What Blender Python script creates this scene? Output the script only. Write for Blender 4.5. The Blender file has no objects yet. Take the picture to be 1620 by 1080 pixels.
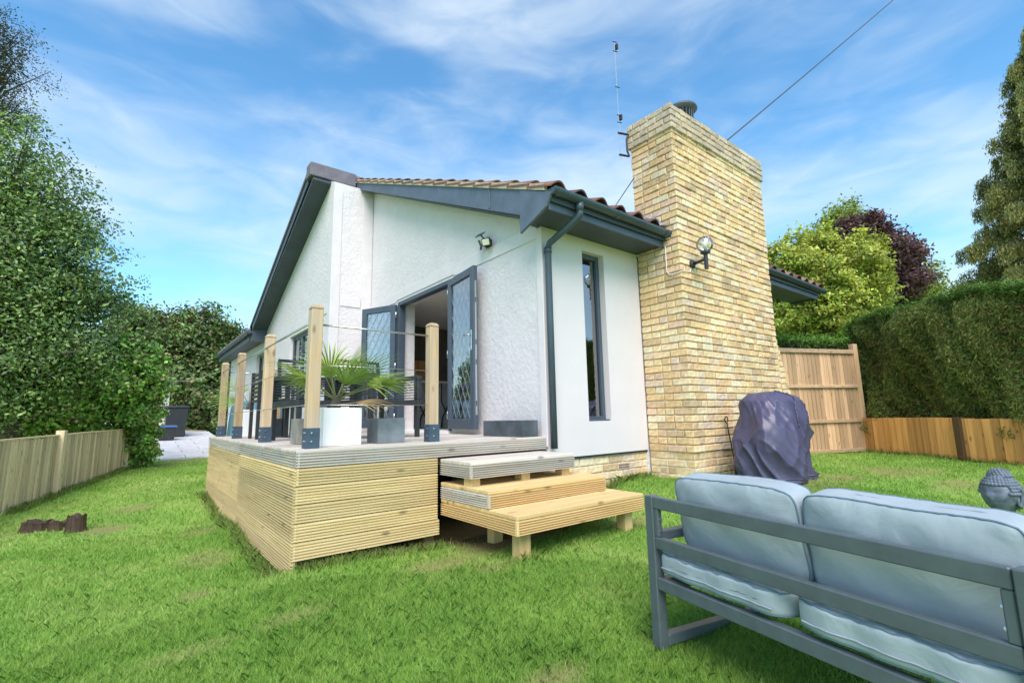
import bpy, bmesh, math, random
import numpy as np
from mathutils import Vector, Matrix
random.seed(7); rng = np.random.default_rng(7)
SC = bpy.context.scene
COL = SC.collection

# ------------------------------------------------------------------ camera
F, PITCH, YAW, ROLL = 758.83, math.radians(8.838), math.radians(51.627), math.radians(-1.178)
CAMZ = 1.0
cf = np.array([math.cos(YAW)*math.cos(PITCH), math.sin(YAW)*math.cos(PITCH), math.sin(PITCH)])
cr = np.array([math.sin(YAW), -math.cos(YAW), 0.0]); cu = np.cross(cr, cf)
cr, cu = cr*math.cos(ROLL)+cu*math.sin(ROLL), -cr*math.sin(ROLL)+cu*math.cos(ROLL)
CP = np.array([0, 0, CAMZ])
def ray(x, y): return cf+cr*(x-810)/F-cu*(y-540)/F
def at(x, y, d): return CP+ray(x, y)*d                      # photo pixel at a camera depth
def on(x, y, ax, val):                                       # photo pixel on the plane axis = val
    d = ray(x, y); return CP+d*((val-CP[ax])/d[ax])
cd = bpy.data.cameras.new('camera'); cam = bpy.data.objects.new('camera', cd); COL.objects.link(cam)
cd.sensor_width = 36; cd.lens = F/1620*36; cd.clip_start = .05; cd.clip_end = 3000
cam.matrix_world = Matrix(((cr[0], cu[0], -cf[0], 0), (cr[1], cu[1], -cf[1], 0), (cr[2], cu[2], -cf[2], CAMZ), (0, 0, 0, 1)))
SC.camera = cam

# ------------------------------------------------------------------ world, sun, exposure
SUN_EL = math.radians(50); SUN_DIR = (-0.55, -0.835)           # towards the sun, in plan
w = bpy.data.worlds.new('World'); SC.world = w; w.use_nodes = True
nt = w.node_tree; nt.nodes.clear()
def N(t, ty, **kw):
    n = t.nodes.new(ty)
    for k, v in kw.items(): setattr(n, k, v)
    return n
out = N(nt, 'ShaderNodeOutputWorld'); bg = N(nt, 'ShaderNodeBackground'); bg.inputs[1].default_value = .09
sky = N(nt, 'ShaderNodeTexSky', sky_type='NISHITA', sun_disc=False)
sky.sun_elevation = SUN_EL; sky.sun_rotation = math.atan2(SUN_DIR[0], SUN_DIR[1])
sky.air_density = 1.15; sky.dust_density = .3; sky.ozone_density = 3.0
tc = N(nt, 'ShaderNodeTexCoord'); mp = N(nt, 'ShaderNodeMapping'); mp.inputs['Scale'].default_value = (1.15, 1.15, 3.2)
mp.inputs['Rotation'].default_value = (0.12, .22, .6); mp.inputs['Location'].default_value = (.1, 1.5, .35)
n1 = N(nt, 'ShaderNodeTexNoise'); n1.inputs['Scale'].default_value = 1.55; n1.inputs['Detail'].default_value = 6; n1.inputs['Roughness'].default_value = .48; n1.inputs['Distortion'].default_value = .5
n2 = N(nt, 'ShaderNodeTexNoise'); n2.inputs['Scale'].default_value = 5.5; n2.inputs['Detail'].default_value = 6; n2.inputs['Roughness'].default_value = .5; n2.inputs['Distortion'].default_value = .8
add = N(nt, 'ShaderNodeMath', operation='MULTIPLY_ADD'); add.inputs[1].default_value = .35
ramp = N(nt, 'ShaderNodeValToRGB'); ramp.color_ramp.elements[0].position = .47; ramp.color_ramp.elements[1].position = .98
ramp.color_ramp.elements[0].color = (0, 0, 0, 1); ramp.color_ramp.elements[1].color = (.85, .85, .85, 1); ramp.color_ramp.interpolation = 'EASE'
mx = N(nt, 'ShaderNodeMixRGB'); mx.inputs[2].default_value = (3.3, 3.75, 4.1, 1)
L = nt.links.new
L(tc.outputs['Generated'], mp.inputs[0]); L(mp.outputs[0], n1.inputs[0]); L(mp.outputs[0], n2.inputs[0])
L(n2.outputs[0], add.inputs[0]); L(n1.outputs[0], add.inputs[2]); L(add.outputs[0], ramp.inputs[0])
L(ramp.outputs[0], mx.inputs[0]); hs = N(nt, 'ShaderNodeHueSaturation'); hs.inputs['Saturation'].default_value = 1.18; mt = N(nt, 'ShaderNodeMixRGB', blend_type='MULTIPLY'); mt.inputs[0].default_value = 1; mt.inputs[2].default_value = (.86, 1.02, .96, 1); L(sky.outputs[0], hs.inputs['Color']); L(hs.outputs[0], mt.inputs[1]); L(mt.outputs[0], mx.inputs[1]); L(mx.outputs[0], bg.inputs[0]); L(bg.outputs[0], out.inputs[0])
sl = bpy.data.lights.new('sun', 'SUN'); sl.energy = 1.45; sl.angle = math.radians(42); sl.color = (1, .885, .80)
so = bpy.data.objects.new('sun', sl); COL.objects.link(so); so.location = (4, -6, 12)
sd = Vector((SUN_DIR[0]*math.cos(SUN_EL), SUN_DIR[1]*math.cos(SUN_EL), math.sin(SUN_EL)))
so.rotation_euler = sd.to_track_quat('Z', 'Y').to_euler()
vs = SC.view_settings; vs.view_transform = 'Standard'; vs.look = 'None'; vs.gamma = 1; vs.use_curve_mapping = False; vs.exposure = 1.65
SC.cycles.max_bounces = 7; SC.cycles.transparent_max_bounces = 12; SC.cycles.use_denoising = True

# ------------------------------------------------------------------ materials
def newmat(name):
    m = bpy.data.materials.new(name); m.use_nodes = True
    t = m.node_tree; b = t.nodes['Principled BSDF']; return m, t, b
def ramp_node(t, stops):
    r = N(t, 'ShaderNodeValToRGB'); e = r.color_ramp.elements
    while len(e) < len(stops): e.new(.5)
    for el, (p, c) in zip(e, stops): el.position = p; el.color = (*c, 1)
    return r
def coords(t, scale, kind='Object'):
    c = N(t, 'ShaderNodeTexCoord'); m = N(t, 'ShaderNodeMapping'); m.inputs['Scale'].default_value = scale
    t.links.new(c.outputs[kind], m.inputs[0]); return m.outputs[0]
def noise(t, vec, scale, detail=5, rough=.55, dist=0):
    n = N(t, 'ShaderNodeTexNoise'); n.inputs['Scale'].default_value = scale; n.inputs['Detail'].default_value = detail
    n.inputs['Roughness'].default_value = rough; n.inputs['Distortion'].default_value = dist
    if vec is not None: t.links.new(vec, n.inputs[0])
    return n.outputs[0]
def bump(t, b, h, strength, dist=.01):
    n = N(t, 'ShaderNodeBump'); n.inputs['Strength'].default_value = strength; n.inputs['Distance'].default_value = dist
    t.links.new(h, n.inputs['Height']); t.links.new(n.outputs[0], b.inputs['Normal'])
def mixc(t, fac, a, c, mode='MIX'):
    m = N(t, 'ShaderNodeMixRGB', blend_type=mode)
    for i, v in enumerate((fac, a, c)):
        if hasattr(v, 'links'): t.links.new(v, m.inputs[i])
        elif isinstance(v, (int, float)): m.inputs[i].default_value = v
        else: m.inputs[i].default_value = (*v, 1)
    return m.outputs[0]
def plain(name, col, rough=.6, var=.12, scale=6, bmp=0, bscale=60, metal=0, spec=.5):
    m, t, b = newmat(name)
    v = coords(t, (1, 1, 1)); n = noise(t, v, scale, 6, .6)
    r = ramp_node(t, [(.3, [c*(1-var) for c in col]), (.7, [min(1, c*(1+var)) for c in col])])
    t.links.new(n, r.inputs[0]); t.links.new(r.outputs[0], b.inputs['Base Color'])
    b.inputs['Roughness'].default_value = rough; b.inputs['Metallic'].default_value = metal; b.inputs['Specular IOR Level'].default_value = spec
    if bmp: bump(t, b, noise(t, v, bscale, 6, .6), bmp, .01)
    return m
def wood(name, light, dark, axis, rough=.75, grain=28, knots=True, rnd=.25, silver=None):
    m, t, b = newmat(name)
    s = [grain]*3; s[axis] = 1.3
    v = coords(t, s); oi = N(t, 'ShaderNodeObjectInfo')
    va = N(t, 'ShaderNodeVectorMath', operation='ADD'); vm = N(t, 'ShaderNodeVectorMath', operation='SCALE'); vm.inputs['Scale'].default_value = 37
    cb = N(t, 'ShaderNodeCombineXYZ')
    for i in range(3): t.links.new(oi.outputs['Random'], cb.inputs[i])
    t.links.new(cb.outputs[0], vm.inputs[0]); t.links.new(v, va.inputs[0]); t.links.new(vm.outputs[0], va.inputs[1])
    g = noise(t, va.outputs[0], 1.0, 8, .62, .6)
    r = ramp_node(t, [(.3, dark), (.62, light)]); t.links.new(g, r.inputs[0]); c = r.outputs[0]
    if silver is not None:
        n3 = noise(t, coords(t, (1, 1, 1)), 2.2, 5, .6)
        r3 = ramp_node(t, [(.4, (0, 0, 0)), (.65, (1, 1, 1))]); t.links.new(n3, r3.inputs[0]); c = mixc(t, r3.outputs[0], c, mixc(t, .75, c, silver))
    if knots:
        ks = [9.0]*3; ks[axis] = 3.4
        vo = N(t, 'ShaderNodeTexVoronoi'); vo.inputs['Scale'].default_value = 1; vo.inputs['Randomness'].default_value = 1
        va2 = N(t, 'ShaderNodeVectorMath', operation='ADD'); t.links.new(coords(t, ks), va2.inputs[0]); t.links.new(vm.outputs[0], va2.inputs[1]); t.links.new(va2.outputs[0], vo.inputs[0])
        rk = ramp_node(t, [(.06, (1, 1, 1)), (.17, (0, 0, 0))]); t.links.new(vo.outputs['Distance'], rk.inputs[0])
        c = mixc(t, rk.outputs[0], c, mixc(t, .72, c, [x*.3 for x in dark]))
    mr = N(t, 'ShaderNodeMapRange'); mr.inputs['To Min'].default_value = 1-rnd; mr.inputs['To Max'].default_value = 1+rnd*.5
    t.links.new(oi.outputs['Random'], mr.inputs[0])
    hv = N(t, 'ShaderNodeHueSaturation'); t.links.new(mr.outputs[0], hv.inputs['Value']); t.links.new(c, hv.inputs['Color'])
    t.links.new(hv.outputs[0], b.inputs['Base Color']); b.inputs['Roughness'].default_value = rough; b.inputs['Specular IOR Level'].default_value = .25
    bump(t, b, g, .35, .004)
    return m
def tinted(name, rough=.85, bmp=.5, bscale=70, blot=.25, spec=.2, transl=0, cmul=1):
    """colour from the mesh attribute 'tint', broken up by noise"""
    m, t, b = newmat(name); a = N(t, 'ShaderNodeAttribute', attribute_name='tint'); c = a.outputs['Color']
    v = coords(t, (1, 1, 1))
    if blot:
        n = noise(t, v, bscale*.35, 6, .65); r = ramp_node(t, [(.3, (1-blot,)*3), (.68, (1+blot*.5,)*3)]); t.links.new(n, r.inputs[0]); c = mixc(t, 1.0, c, r.outputs[0], 'MULTIPLY')
    if cmul != 1:
        ge = N(t, 'ShaderNodeNewGeometry'); n4 = noise(t, ge.outputs['Position'], 1.7, 6, .65); r4 = ramp_node(t, [(.32, (cmul, cmul*.98, cmul*.96)), (.62, (1.06, 1.06, 1.06))]); t.links.new(n4, r4.inputs[0]); c = mixc(t, 1.0, c, r4.outputs[0], 'MULTIPLY')
    t.links.new(c, b.inputs['Base Color']); b.inputs['Roughness'].default_value = rough; b.inputs['Specular IOR Level'].default_value = spec
    if bmp: bump(t, b, noise(t, v, bscale, 6, .65), bmp, .006)
    if transl:
        o = t.nodes['Material Output']; ts = N(t, 'ShaderNodeBsdfTranslucent'); ms = N(t, 'ShaderNodeMixShader'); ms.inputs[0].default_value = transl
        t.links.new(mixc(t, 1.0, c, (1.15, 1.1, .6), 'MULTIPLY'), ts.inputs[0]); t.links.new(b.outputs[0], ms.inputs[1]); t.links.new(ts.outputs[0], ms.inputs[2]); t.links.new(ms.outputs[0], o.inputs[0])
    return m
def glassmat(name, tint=(.75, .8, .82), refl=.32):
    m = bpy.data.materials.new(name); m.use_nodes = True; t = m.node_tree; t.nodes.clear()
    o = N(t, 'ShaderNodeOutputMaterial'); tr = N(t, 'ShaderNodeBsdfTransparent'); gl = N(t, 'ShaderNodeBsdfGlossy'); ms = N(t, 'ShaderNodeMixShader')
    tr.inputs[0].default_value = (*tint, 1); gl.inputs['Roughness'].default_value = .01; gl.inputs[0].default_value = (.95, .97, 1, 1)
    fr = N(t, 'ShaderNodeLayerWeight'); fr.inputs[0].default_value = .25; mr = N(t, 'ShaderNodeMapRange'); mr.inputs['To Min'].default_value = refl; mr.inputs['To Max'].default_value = .95
    t.links.new(fr.outputs['Fresnel'], mr.inputs[0]); t.links.new(mr.outputs[0], ms.inputs[0]); t.links.new(tr.outputs[0], ms.inputs[1]); t.links.new(gl.outputs[0], ms.inputs[2]); t.links.new(ms.outputs[0], o.inputs[0])
    return m
M = {}
# rough-cast render
m, t, b = newmat('roughcast'); v = coords(t, (1, 1, 1))
ra = ramp_node(t, [(.3, (.70, .66, .68)), (.7, (.77, .73, .75))]); t.links.new(noise(t, v, 3, 7, .65), ra.inputs[0]); t.links.new(ra.outputs[0], b.inputs['Base Color'])
b.inputs['Roughness'].default_value = .85; b.inputs['Specular IOR Level'].default_value = .25
vv = N(t, 'ShaderNodeTexVoronoi'); vv.inputs['Scale'].default_value = 16; t.links.new(v, vv.inputs[0])
ad = N(t, 'ShaderNodeMath', operation='MULTIPLY_ADD'); ad.inputs[1].default_value = .35; t.links.new(vv.outputs['Distance'], ad.inputs[0]); t.links.new(noise(t, v, 22, 9, .7, 1.2), ad.inputs[2])
bump(t, b, ad.outputs[0], .42, .04); M['roughcast'] = m
M['smooth_white'] = plain('smooth_white', (.69, .645, .672), .6, .03, 2.5, .04, 40)
M['trim_white'] = plain('trim_white', (.71, .67, .69), .7, .05, 4, .15, 60)
M['anthracite'] = plain('anthracite', (.062, .085, .118), .42, .12, 5, .05, 90)
M['gutter'] = plain('gutter', (.05, .078, .105), .35, .18, 4, .04, 60)
M['bargeboard'] = plain('bargeboard', (.105, .135, .19), .5, .18, 5, .1, 40)
M['soffit'] = plain('soffit', (.05, .066, .09), .5, .2, 3)
M['mortar'] = plain('mortar', (.68, .60, .46), .95, .22, 14, .6, 90, spec=.1)
M['verge_mortar'] = plain('verge_mortar', (.50, .44, .34), .95, .25, 10, .6, 70, spec=.1)
M['brick'] = tinted('brick', .9, .8, 55, .28, .15, 0, .82)
M['tile'] = tinted('tile', .8, .3, 60, .3)
M['lead'] = plain('lead', (.36, .39, .43), .45, .25, 9, .2, 30, metal=.3)
M['ridge'] = plain('ridge', (.16, .145, .175), .75, .2, 7, .2, 50)
M['pine'] = [wood('pine_%d' % a, (.76, .61, .33), (.60, .45, .21), a) for a in range(3)]
M['pine_warm'] = [wood('pine_warm_%d' % a, (.76, .55, .27), (.62, .41, .17), a, rnd=.18) for a in range(3)]
M['grey_wood'] = [wood('grey_wood_%d' % a, (.68, .61, .52), (.42, .35, .29), a, silver=(.55, .53, .50)) for a in range(3)]
M['post'] = wood('post_wood', (.64, .47, .29), (.46, .31, .17), 2, silver=(.48, .40, .34))
M['fence_pale'] = wood('fence_pale', (.82, .65, .43), (.58, .43, .25), 2, rnd=.35)
M['fence_brown'] = wood('fence_brown', (.70, .48, .30), (.50, .32, .18), 2, rnd=.3)
M['fence_orange'] = wood('fence_orange', (.82, .42, .15), (.60, .27, .08), 2, rnd=.35)
M['fence_rail'] = wood('fence_rail', (.62, .45, .30), (.42, .28, .17), 0, rnd=.2)
M['old_post'] = wood('old_post', (.36, .25, .14), (.22, .14, .07), 2)
M['dark_wood'] = wood('dark_wood', (.14, .08, .04), (.07, .04, .02), 2)
M['stump'] = wood('stump', (.10, .065, .045), (.03, .02, .015), 2, grain=40, knots=False)
M['steel'] = plain('steel', (.62, .63, .64), .25, .05, 8, metal=1)
M['shoe'] = plain('shoe', (.045, .075, .115), .5, .2, 12)
M['black_metal'] = plain('black_metal', (.025, .028, .033), .4, .1, 8)
M['dark_plastic'] = plain('dark_plastic', (.03, .034, .038), .55, .15, 6)
M['blue_plastic'] = plain('blue_plastic', (.05, .13, .32), .5, .1, 6)
M['glass'] = glassmat('glass', (.62, .66, .68), .3)
M['window_glass'] = glassmat('window_glass', (.18, .21, .23), .3)
M['globe'] = glassmat('globe_glass', (.96, .97, .98), .24)
M['white_gloss'] = plain('white_gloss', (.82, .83, .83), .3, .02, 3)
M['zinc'] = plain('zinc', (.20, .225, .25), .5, .35, 5, .08, 25, metal=.25)
M['zinc_brown'] = plain('zinc_brown', (.30, .275, .25), .6, .35, 6, .08, 25)
M['zinc_dark'] = plain('zinc_dark', (.085, .10, .12), .5, .5, 4, .08, 25, metal=.2)
M['soil'] = plain('soil', (.10, .06, .035), 1, .4, 18, 1, 60)
M['sofa_frame'] = plain('sofa_frame', (.088, .112, .126), .4, .16, 10, .06, 120)
m, t, b = newmat('sofa_fabric'); v = coords(t, (1, 1, 1))
ra = ramp_node(t, [(.3, (.275, .335, .37)), (.7, (.345, .405, .44))]); t.links.new(noise(t, v, 4, 6, .6), ra.inputs[0]); t.links.new(ra.outputs[0], b.inputs['Base Color'])
b.inputs['Roughness'].default_value = .62; b.inputs['Sheen Weight'].default_value = .15
ad = N(t, 'ShaderNodeMath', operation='MULTIPLY_ADD'); ad.inputs[1].default_value = .06; t.links.new(noise(t, v, 700, 2), ad.inputs[0]); t.links.new(noise(t, v, 5, 3, .5, 1.2), ad.inputs[2]); bump(t, b, ad.outputs[0], .4, .025); M['fabric'] = m
M['seam'] = plain('seam', (.12, .19, .25), .7, .1)
M['cover'] = plain('cover', (.068, .062, .122), .36, .2, 5, .35, 7)
M['tarp'] = plain('tarp', (.09, .20, .25), .5, .25, 4, .3, 9)
M['statue'] = plain('statue', (.115, .145, .19), .5, .4, 22, .3, 45)
M['iron'] = plain('iron', (.03, .028, .028), .6, .3, 20)
M['terracotta'] = plain('terracotta', (.62, .46, .34), .9, .1)
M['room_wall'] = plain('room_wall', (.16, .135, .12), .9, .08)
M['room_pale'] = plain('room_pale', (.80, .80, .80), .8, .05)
M['ceiling'] = plain('ceiling', (.85, .80, .74), .9, .03)
M['room_floor'] = plain('room_floor', (.50, .45, .40), .6, .1)
M['cardboard'] = plain('cardboard', (.50, .27, .10), .7, .15)
M['curtain'] = plain('curtain', (.55, .52, .45), .9, .1)
M['shed'] = plain('shed', (.68, .65, .62), .8, .1, 5, .1, 30)
M['cable'] = plain('cable', (.05, .05, .06), .6, .1)
M['led'] = plain('led', (.80, .79, .62), .3, .05)
M['paving'] = plain('paving', (.62, .60, .60), .9, .2, 5, .3, 40)
M['bark'] = plain('bark', (.10, .08, .06), .95, .35, 12, .8, 30)
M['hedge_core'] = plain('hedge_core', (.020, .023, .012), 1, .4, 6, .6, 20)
M['leaf'] = tinted('leaf', .38, 0, 10, 0, .5, .22)
M['leaf_soft'] = tinted('leaf_soft', .6, 0, 10, 0, .3, .35)
M['hedge_leaf'] = tinted('hedge_leaf', .7, 0, 10, 0, .2, .2)
M['palm'] = tinted('palm', .45, 0, 10, 0, .4, .3)
# lawn and blades: colour by place in the garden, patches of dry grass
def lawn_colour(t, blade):
    g = N(t, 'ShaderNodeNewGeometry'); vec = g.outputs['Position']
    n = noise(t, vec, .8, 7, .68, .6); n_b = noise(t, vec, 6, 5, .6)
    r = ramp_node(t, [(.32, (.15, .35, .05)), (.50, (.265, .465, .082)), (.68, (.44, .55, .17))]); t.links.new(n, r.inputs[0])
    c = mixc(t, .35, r.outputs[0], mixc(t, n_b, (.14, .32, .042), (.42, .54, .15)))
    a = N(t, 'ShaderNodeAttribute', attribute_name='dry')
    c = mixc(t, a.outputs['Fac'], c, (.40, .33, .17) if blade else (.30, .22, .12))
    return c
m, t, b = newmat('lawn'); c = lawn_colour(t, False); c = mixc(t, .25, c, (.16, .17, .06))
t.links.new(c, b.inputs['Base Color']); b.inputs['Roughness'].default_value = 1; b.inputs['Specular IOR Level'].default_value = .1
bump(t, b, noise(t, coords(t, (1, 1, 1)), 40, 8, .7), .8, .02); M['lawn'] = m
m, t, b = newmat('grass_blade'); c = lawn_colour(t, True); a = N(t, 'ShaderNodeAttribute', attribute_name='tint')
c = mixc(t, 1.0, c, a.outputs['Color'], 'MULTIPLY'); t.links.new(c, b.inputs['Base Color']); b.inputs['Roughness'].default_value = .55; b.inputs['Specular IOR Level'].default_value = .3
o = t.nodes['Material Output']; ts = N(t, 'ShaderNodeBsdfTranslucent'); ms = N(t, 'ShaderNodeMixShader'); ms.inputs[0].default_value = .45
t.links.new(c, ts.inputs[0]); t.links.new(b.outputs[0], ms.inputs[1]); t.links.new(ts.outputs[0], ms.inputs[2]); t.links.new(ms.outputs[0], o.inputs[0]); M['grass'] = m

# ------------------------------------------------------------------ helpers
def woff(o):
    v = Vector((0, 0, 0))
    while o is not None: v += o.location; o = o.parent
    return v
def link(name, me, parent=None, loc=None):
    o = bpy.data.objects.new(name, me); COL.objects.link(o)
    if parent is not None: o.parent = parent
    if loc is not None: o.location = loc
    return o
def tag(o, label=None, cat=None, group=None, kind=None):
    for k, v in (('label', label), ('category', cat), ('group', group), ('kind', kind)):
        if v: o[k] = v
    return o
def thing(name, label, cat, loc=(0, 0, 0), rz=0, group=None):
    o = link(name, None, None, loc); o.empty_display_size = .1; o.rotation_euler.z = rz
    return tag(o, label, cat, group)
class MB:
    def __init__(s): s.v = []; s.f = []; s.t = []
    def add(s, vs, fs, tint=None):
        n = len(s.v); s.v += [tuple(map(float, p)) for p in vs]; s.f += [tuple(i+n for i in f) for f in fs]; s.t += [tint]*len(vs); return s
    def box(s, x0, x1, y0, y1, z0, z1):
        return s.add([(x, y, z) for z in (z0, z1) for y in (y0, y1) for x in (x0, x1)], [(0, 2, 3, 1), (4, 5, 7, 6), (0, 1, 5, 4), (1, 3, 7, 5), (3, 2, 6, 7), (2, 0, 4, 6)])
    def obox(s, c, ax, h):
        c = np.array(c, float); A = [np.array(a, float)*k for a, k in zip(ax, h)]
        vs = [c+i*A[0]+j*A[1]+k*A[2] for k in (-1, 1) for j in (-1, 1) for i in (-1, 1)]
        return s.add(vs, [(0, 2, 3, 1), (4, 5, 7, 6), (0, 1, 5, 4), (1, 3, 7, 5), (3, 2, 6, 7), (2, 0, 4, 6)])
    def bar(s, p, q, wd, h, up=(0, 0, 1)):
        p = np.array(p, float); q = np.array(q, float); d = q-p; l = np.linalg.norm(d); d /= l
        a = np.cross(up, d)
        if np.linalg.norm(a) < 1e-6: a = np.cross((1, 0, 0), d)
        a /= np.linalg.norm(a); b = np.cross(d, a)
        return s.obox((p+q)/2, (d, a, b), (l/2, wd/2, h/2))
    def prism(s, poly, vec):
        n = len(poly); P = [np.array(p, float) for p in poly]; Q = [p+np.array(vec, float) for p in P]
        fs = [tuple(range(n))[::-1], tuple(range(n, 2*n))]+[(i, (i+1) % n, n+(i+1) % n, n+i) for i in range(n)]
        return s.add(P+Q, fs)
    def tube(s, pts, r, n=8, caps=True):
        P = [np.array(p, float) for p in pts]; R = r if hasattr(r, '__len__') else [r]*len(P)
        vs = []; fs = []; prev = None
        for i, p in enumerate(P):
            d = P[min(i+1, len(P)-1)]-P[max(i-1, 0)]; d /= np.linalg.norm(d)+1e-9
            if prev is None:
                a = np.cross(d, (0, 0, 1));
                if np.linalg.norm(a) < 1e-3: a = np.cross(d, (1, 0, 0))
            else: a = prev-d*np.dot(prev, d)
            a /= np.linalg.norm(a)+1e-9; prev = a; b = np.cross(d, a)
            vs += [p+R[i]*(math.cos(2*math.pi*k/n)*a+math.sin(2*math.pi*k/n)*b) for k in range(n)]
        for i in range(len(P)-1): fs += [(i*n+k, i*n+(k+1) % n, (i+1)*n+(k+1) % n, (i+1)*n+k) for k in range(n)]
        if caps: fs += [tuple(range(n))[::-1], tuple(range((len(P)-1)*n, len(P)*n))]
        return s.add(vs, fs)
    def lathe(s, prof, c, n=24, axis=2):
        vs = []; fs = []
        for r, z in prof:
            for k in range(n):
                a = 2*math.pi*k/n; p = [r*math.cos(a), r*math.sin(a), z]
                if axis == 1: p = [p[0], p[2], p[1]]
                vs.append((c[0]+p[0], c[1]+p[1], c[2]+p[2]))
        for i in range(len(prof)-1): fs += [(i*n+k, i*n+(k+1) % n, (i+1)*n+(k+1) % n, (i+1)*n+k) for k in range(n)]
        fs += [tuple(range(n))[::-1], tuple(range((len(prof)-1)*n, len(prof)*n))]
        return s.add(vs, fs)
    def mesh(s, name, mat, smooth=False, bev=0, off=None, seg=1):
        me = bpy.data.meshes.new(name); V = s.v
        if off is not None: V = [(a-off[0], b_-off[1], c-off[2]) for a, b_, c in V]
        me.from_pydata(V, [], s.f)
        if any(q is not None for q in s.t):
            at_ = me.attributes.new('tint', 'FLOAT_COLOR', 'POINT'); at_.data.foreach_set('color', np.array([(*(q or (1, 1, 1)), 1) for q in s.t], np.float32).ravel())
        bm = bmesh.new(); bm.from_mesh(me); bmesh.ops.recalc_face_normals(bm, faces=bm.faces)
        if bev: bmesh.ops.bevel(bm, geom=[e for e in bm.edges if len(e.link_faces) == 2 and e.calc_face_angle(0) > .5], offset=bev, segments=seg, affect='EDGES', clamp_overlap=True)
        bm.to_mesh(me); bm.free()
        if smooth: me.polygons.foreach_set('use_smooth', [True]*len(me.polygons))
        me.materials.append(mat); return me
    def build(s, name, mat, parent=None, smooth=False, bev=0, local=False, loc=None, seg=1):
        if parent is None and loc is None:       # top-level mesh: origin at its base
            A = np.array(s.v); loc = ((A[:, 0].min()+A[:, 0].max())/2, (A[:, 1].min()+A[:, 1].max())/2, A[:, 2].min())
        off = None
        if not local: off = tuple((woff(parent) if parent is not None else Vector((0, 0, 0)))+Vector(loc or (0, 0, 0)))
        return link(name, s.mesh(name, mat, smooth, bev, off, seg), parent, loc)
def bx(name, mat, parent, x0, x1, y0, y1, z0, z1, bev=.003): return MB().box(x0, x1, y0, y1, z0, z1).build(name, mat, parent, bev=bev)
def numpy_mesh(name, V, Fc, nper, mat, tint=None, dry=None, parent=None):
    """V (n,3) verts, Fc (m,nper) faces; fast build for foliage"""
    me = bpy.data.meshes.new(name); me.vertices.add(len(V)); me.vertices.foreach_set('co', V.astype(np.float32).ravel())
    me.loops.add(Fc.size); me.loops.foreach_set('vertex_index', Fc.astype(np.int32).ravel())
    me.polygons.add(len(Fc)); me.polygons.foreach_set('loop_start', np.arange(0, Fc.size, nper, dtype=np.int32))
    try: me.polygons.foreach_set('loop_total', np.full(len(Fc), nper, np.int32))
    except Exception: pass
    me.update(calc_edges=True)
    if tint is not None:
        a = me.attributes.new('tint', 'FLOAT_COLOR', 'POINT'); a.data.foreach_set('color', np.c_[tint, np.ones(len(tint))].astype(np.float32).ravel())
    if dry is not None:
        a = me.attributes.new('dry', 'FLOAT', 'POINT'); a.data.foreach_set('value', dry.astype(np.float32))
    me.materials.append(mat); return link(name, me, parent)
def leaves(name, P, Nrm, size, aspect, mat, cols, parent, offset, jitter=.8, fold=.25, droop=0.0, along=None, tone=None):
    """one folded leaf (two triangles) at each point, turned about the outward direction Nrm"""
    n = len(P); nr = Nrm+rng.normal(0, jitter, (n, 3)); nr /= np.linalg.norm(nr, axis=1)[:, None]+1e-9
    d = (along if along is not None else rng.normal(0, 1, (n, 3)))+0; d[:, 2] -= droop; d -= nr*(d*nr).sum(1)[:, None]; d /= np.linalg.norm(d, axis=1)[:, None]+1e-9
    sd_ = np.cross(nr, d); s = size*rng.uniform(.65, 1.3, n)[:, None]; wv = s*aspect
    b_ = P-d*s*.5; tip = P+d*s*.5; lf = P+sd_*wv*.5+nr*wv*fold; rt = P-sd_*wv*.5+nr*wv*fold
    V = np.stack([b_, lf, tip, rt], 1).reshape(-1, 3)-np.array(offset)
    i = np.arange(n)[:, None]*4; Fc = np.concatenate([i+np.array([0, 1, 2]), i+np.array([0, 2, 3])], 0)
    cols = np.array(cols); k = rng.integers(0, len(cols), n); tint = cols[k]*rng.uniform(.72, 1.3, n)[:, None]
    if tone is not None: tint = tint*tone[:, None]
    return numpy_mesh(name, V, Fc, 3, mat, np.repeat(tint, 4, 0), None, parent)
def blob_points(c, rad, nclump, per, spread, shell=.55, zsq=1.0):
    """clumps of points in an uneven ellipsoid; returns points and outward normals"""
    u = rng.normal(0, 1, (nclump, 3)); u /= np.linalg.norm(u, axis=1)[:, None]
    rr = (shell+(1-shell)*rng.random(nclump)**.6)*(1+.18*np.sin(u[:, 0]*5+u[:, 2]*4+c[0])+.14*np.sin(u[:, 1]*7-u[:, 2]*3))
    cc = np.array(c)+u*rr[:, None]*np.array(rad)
    P = np.repeat(cc, per, 0)+rng.normal(0, spread, (nclump*per, 3))*np.array([1, 1, zsq]); return P, np.repeat(u, per, 0), cc
def limbs(base, top, r0, ends, mat, parent, name='trunk', every=1):
    mb = MB(); base = np.array(base); top = np.array(top); k = 8
    pts = [base+(top-base)*i/k+np.array([math.sin(i*1.3)*.05, math.cos(i*1.7)*.05, 0]) for i in range(k+1)]
    mb.tube(pts, [r0*(1-.75*i/k) for i in range(k+1)], 8)
    for e in ends[::every]:
        tz = np.clip((e[2]-base[2])/(top[2]-base[2])*.75, .12, .95); s_ = base+(top-base)*tz; mid = (s_+e)/2+np.array([0, 0, .12*np.linalg.norm(e-s_)])+rng.normal(0, .05, 3)
        r1 = r0*(1-.75*tz)*.45; mb.tube([s_, mid, e], [r1, r1*.55, r1*.15], 5, False)
    return mb.build(name, mat, parent, smooth=True)

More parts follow.
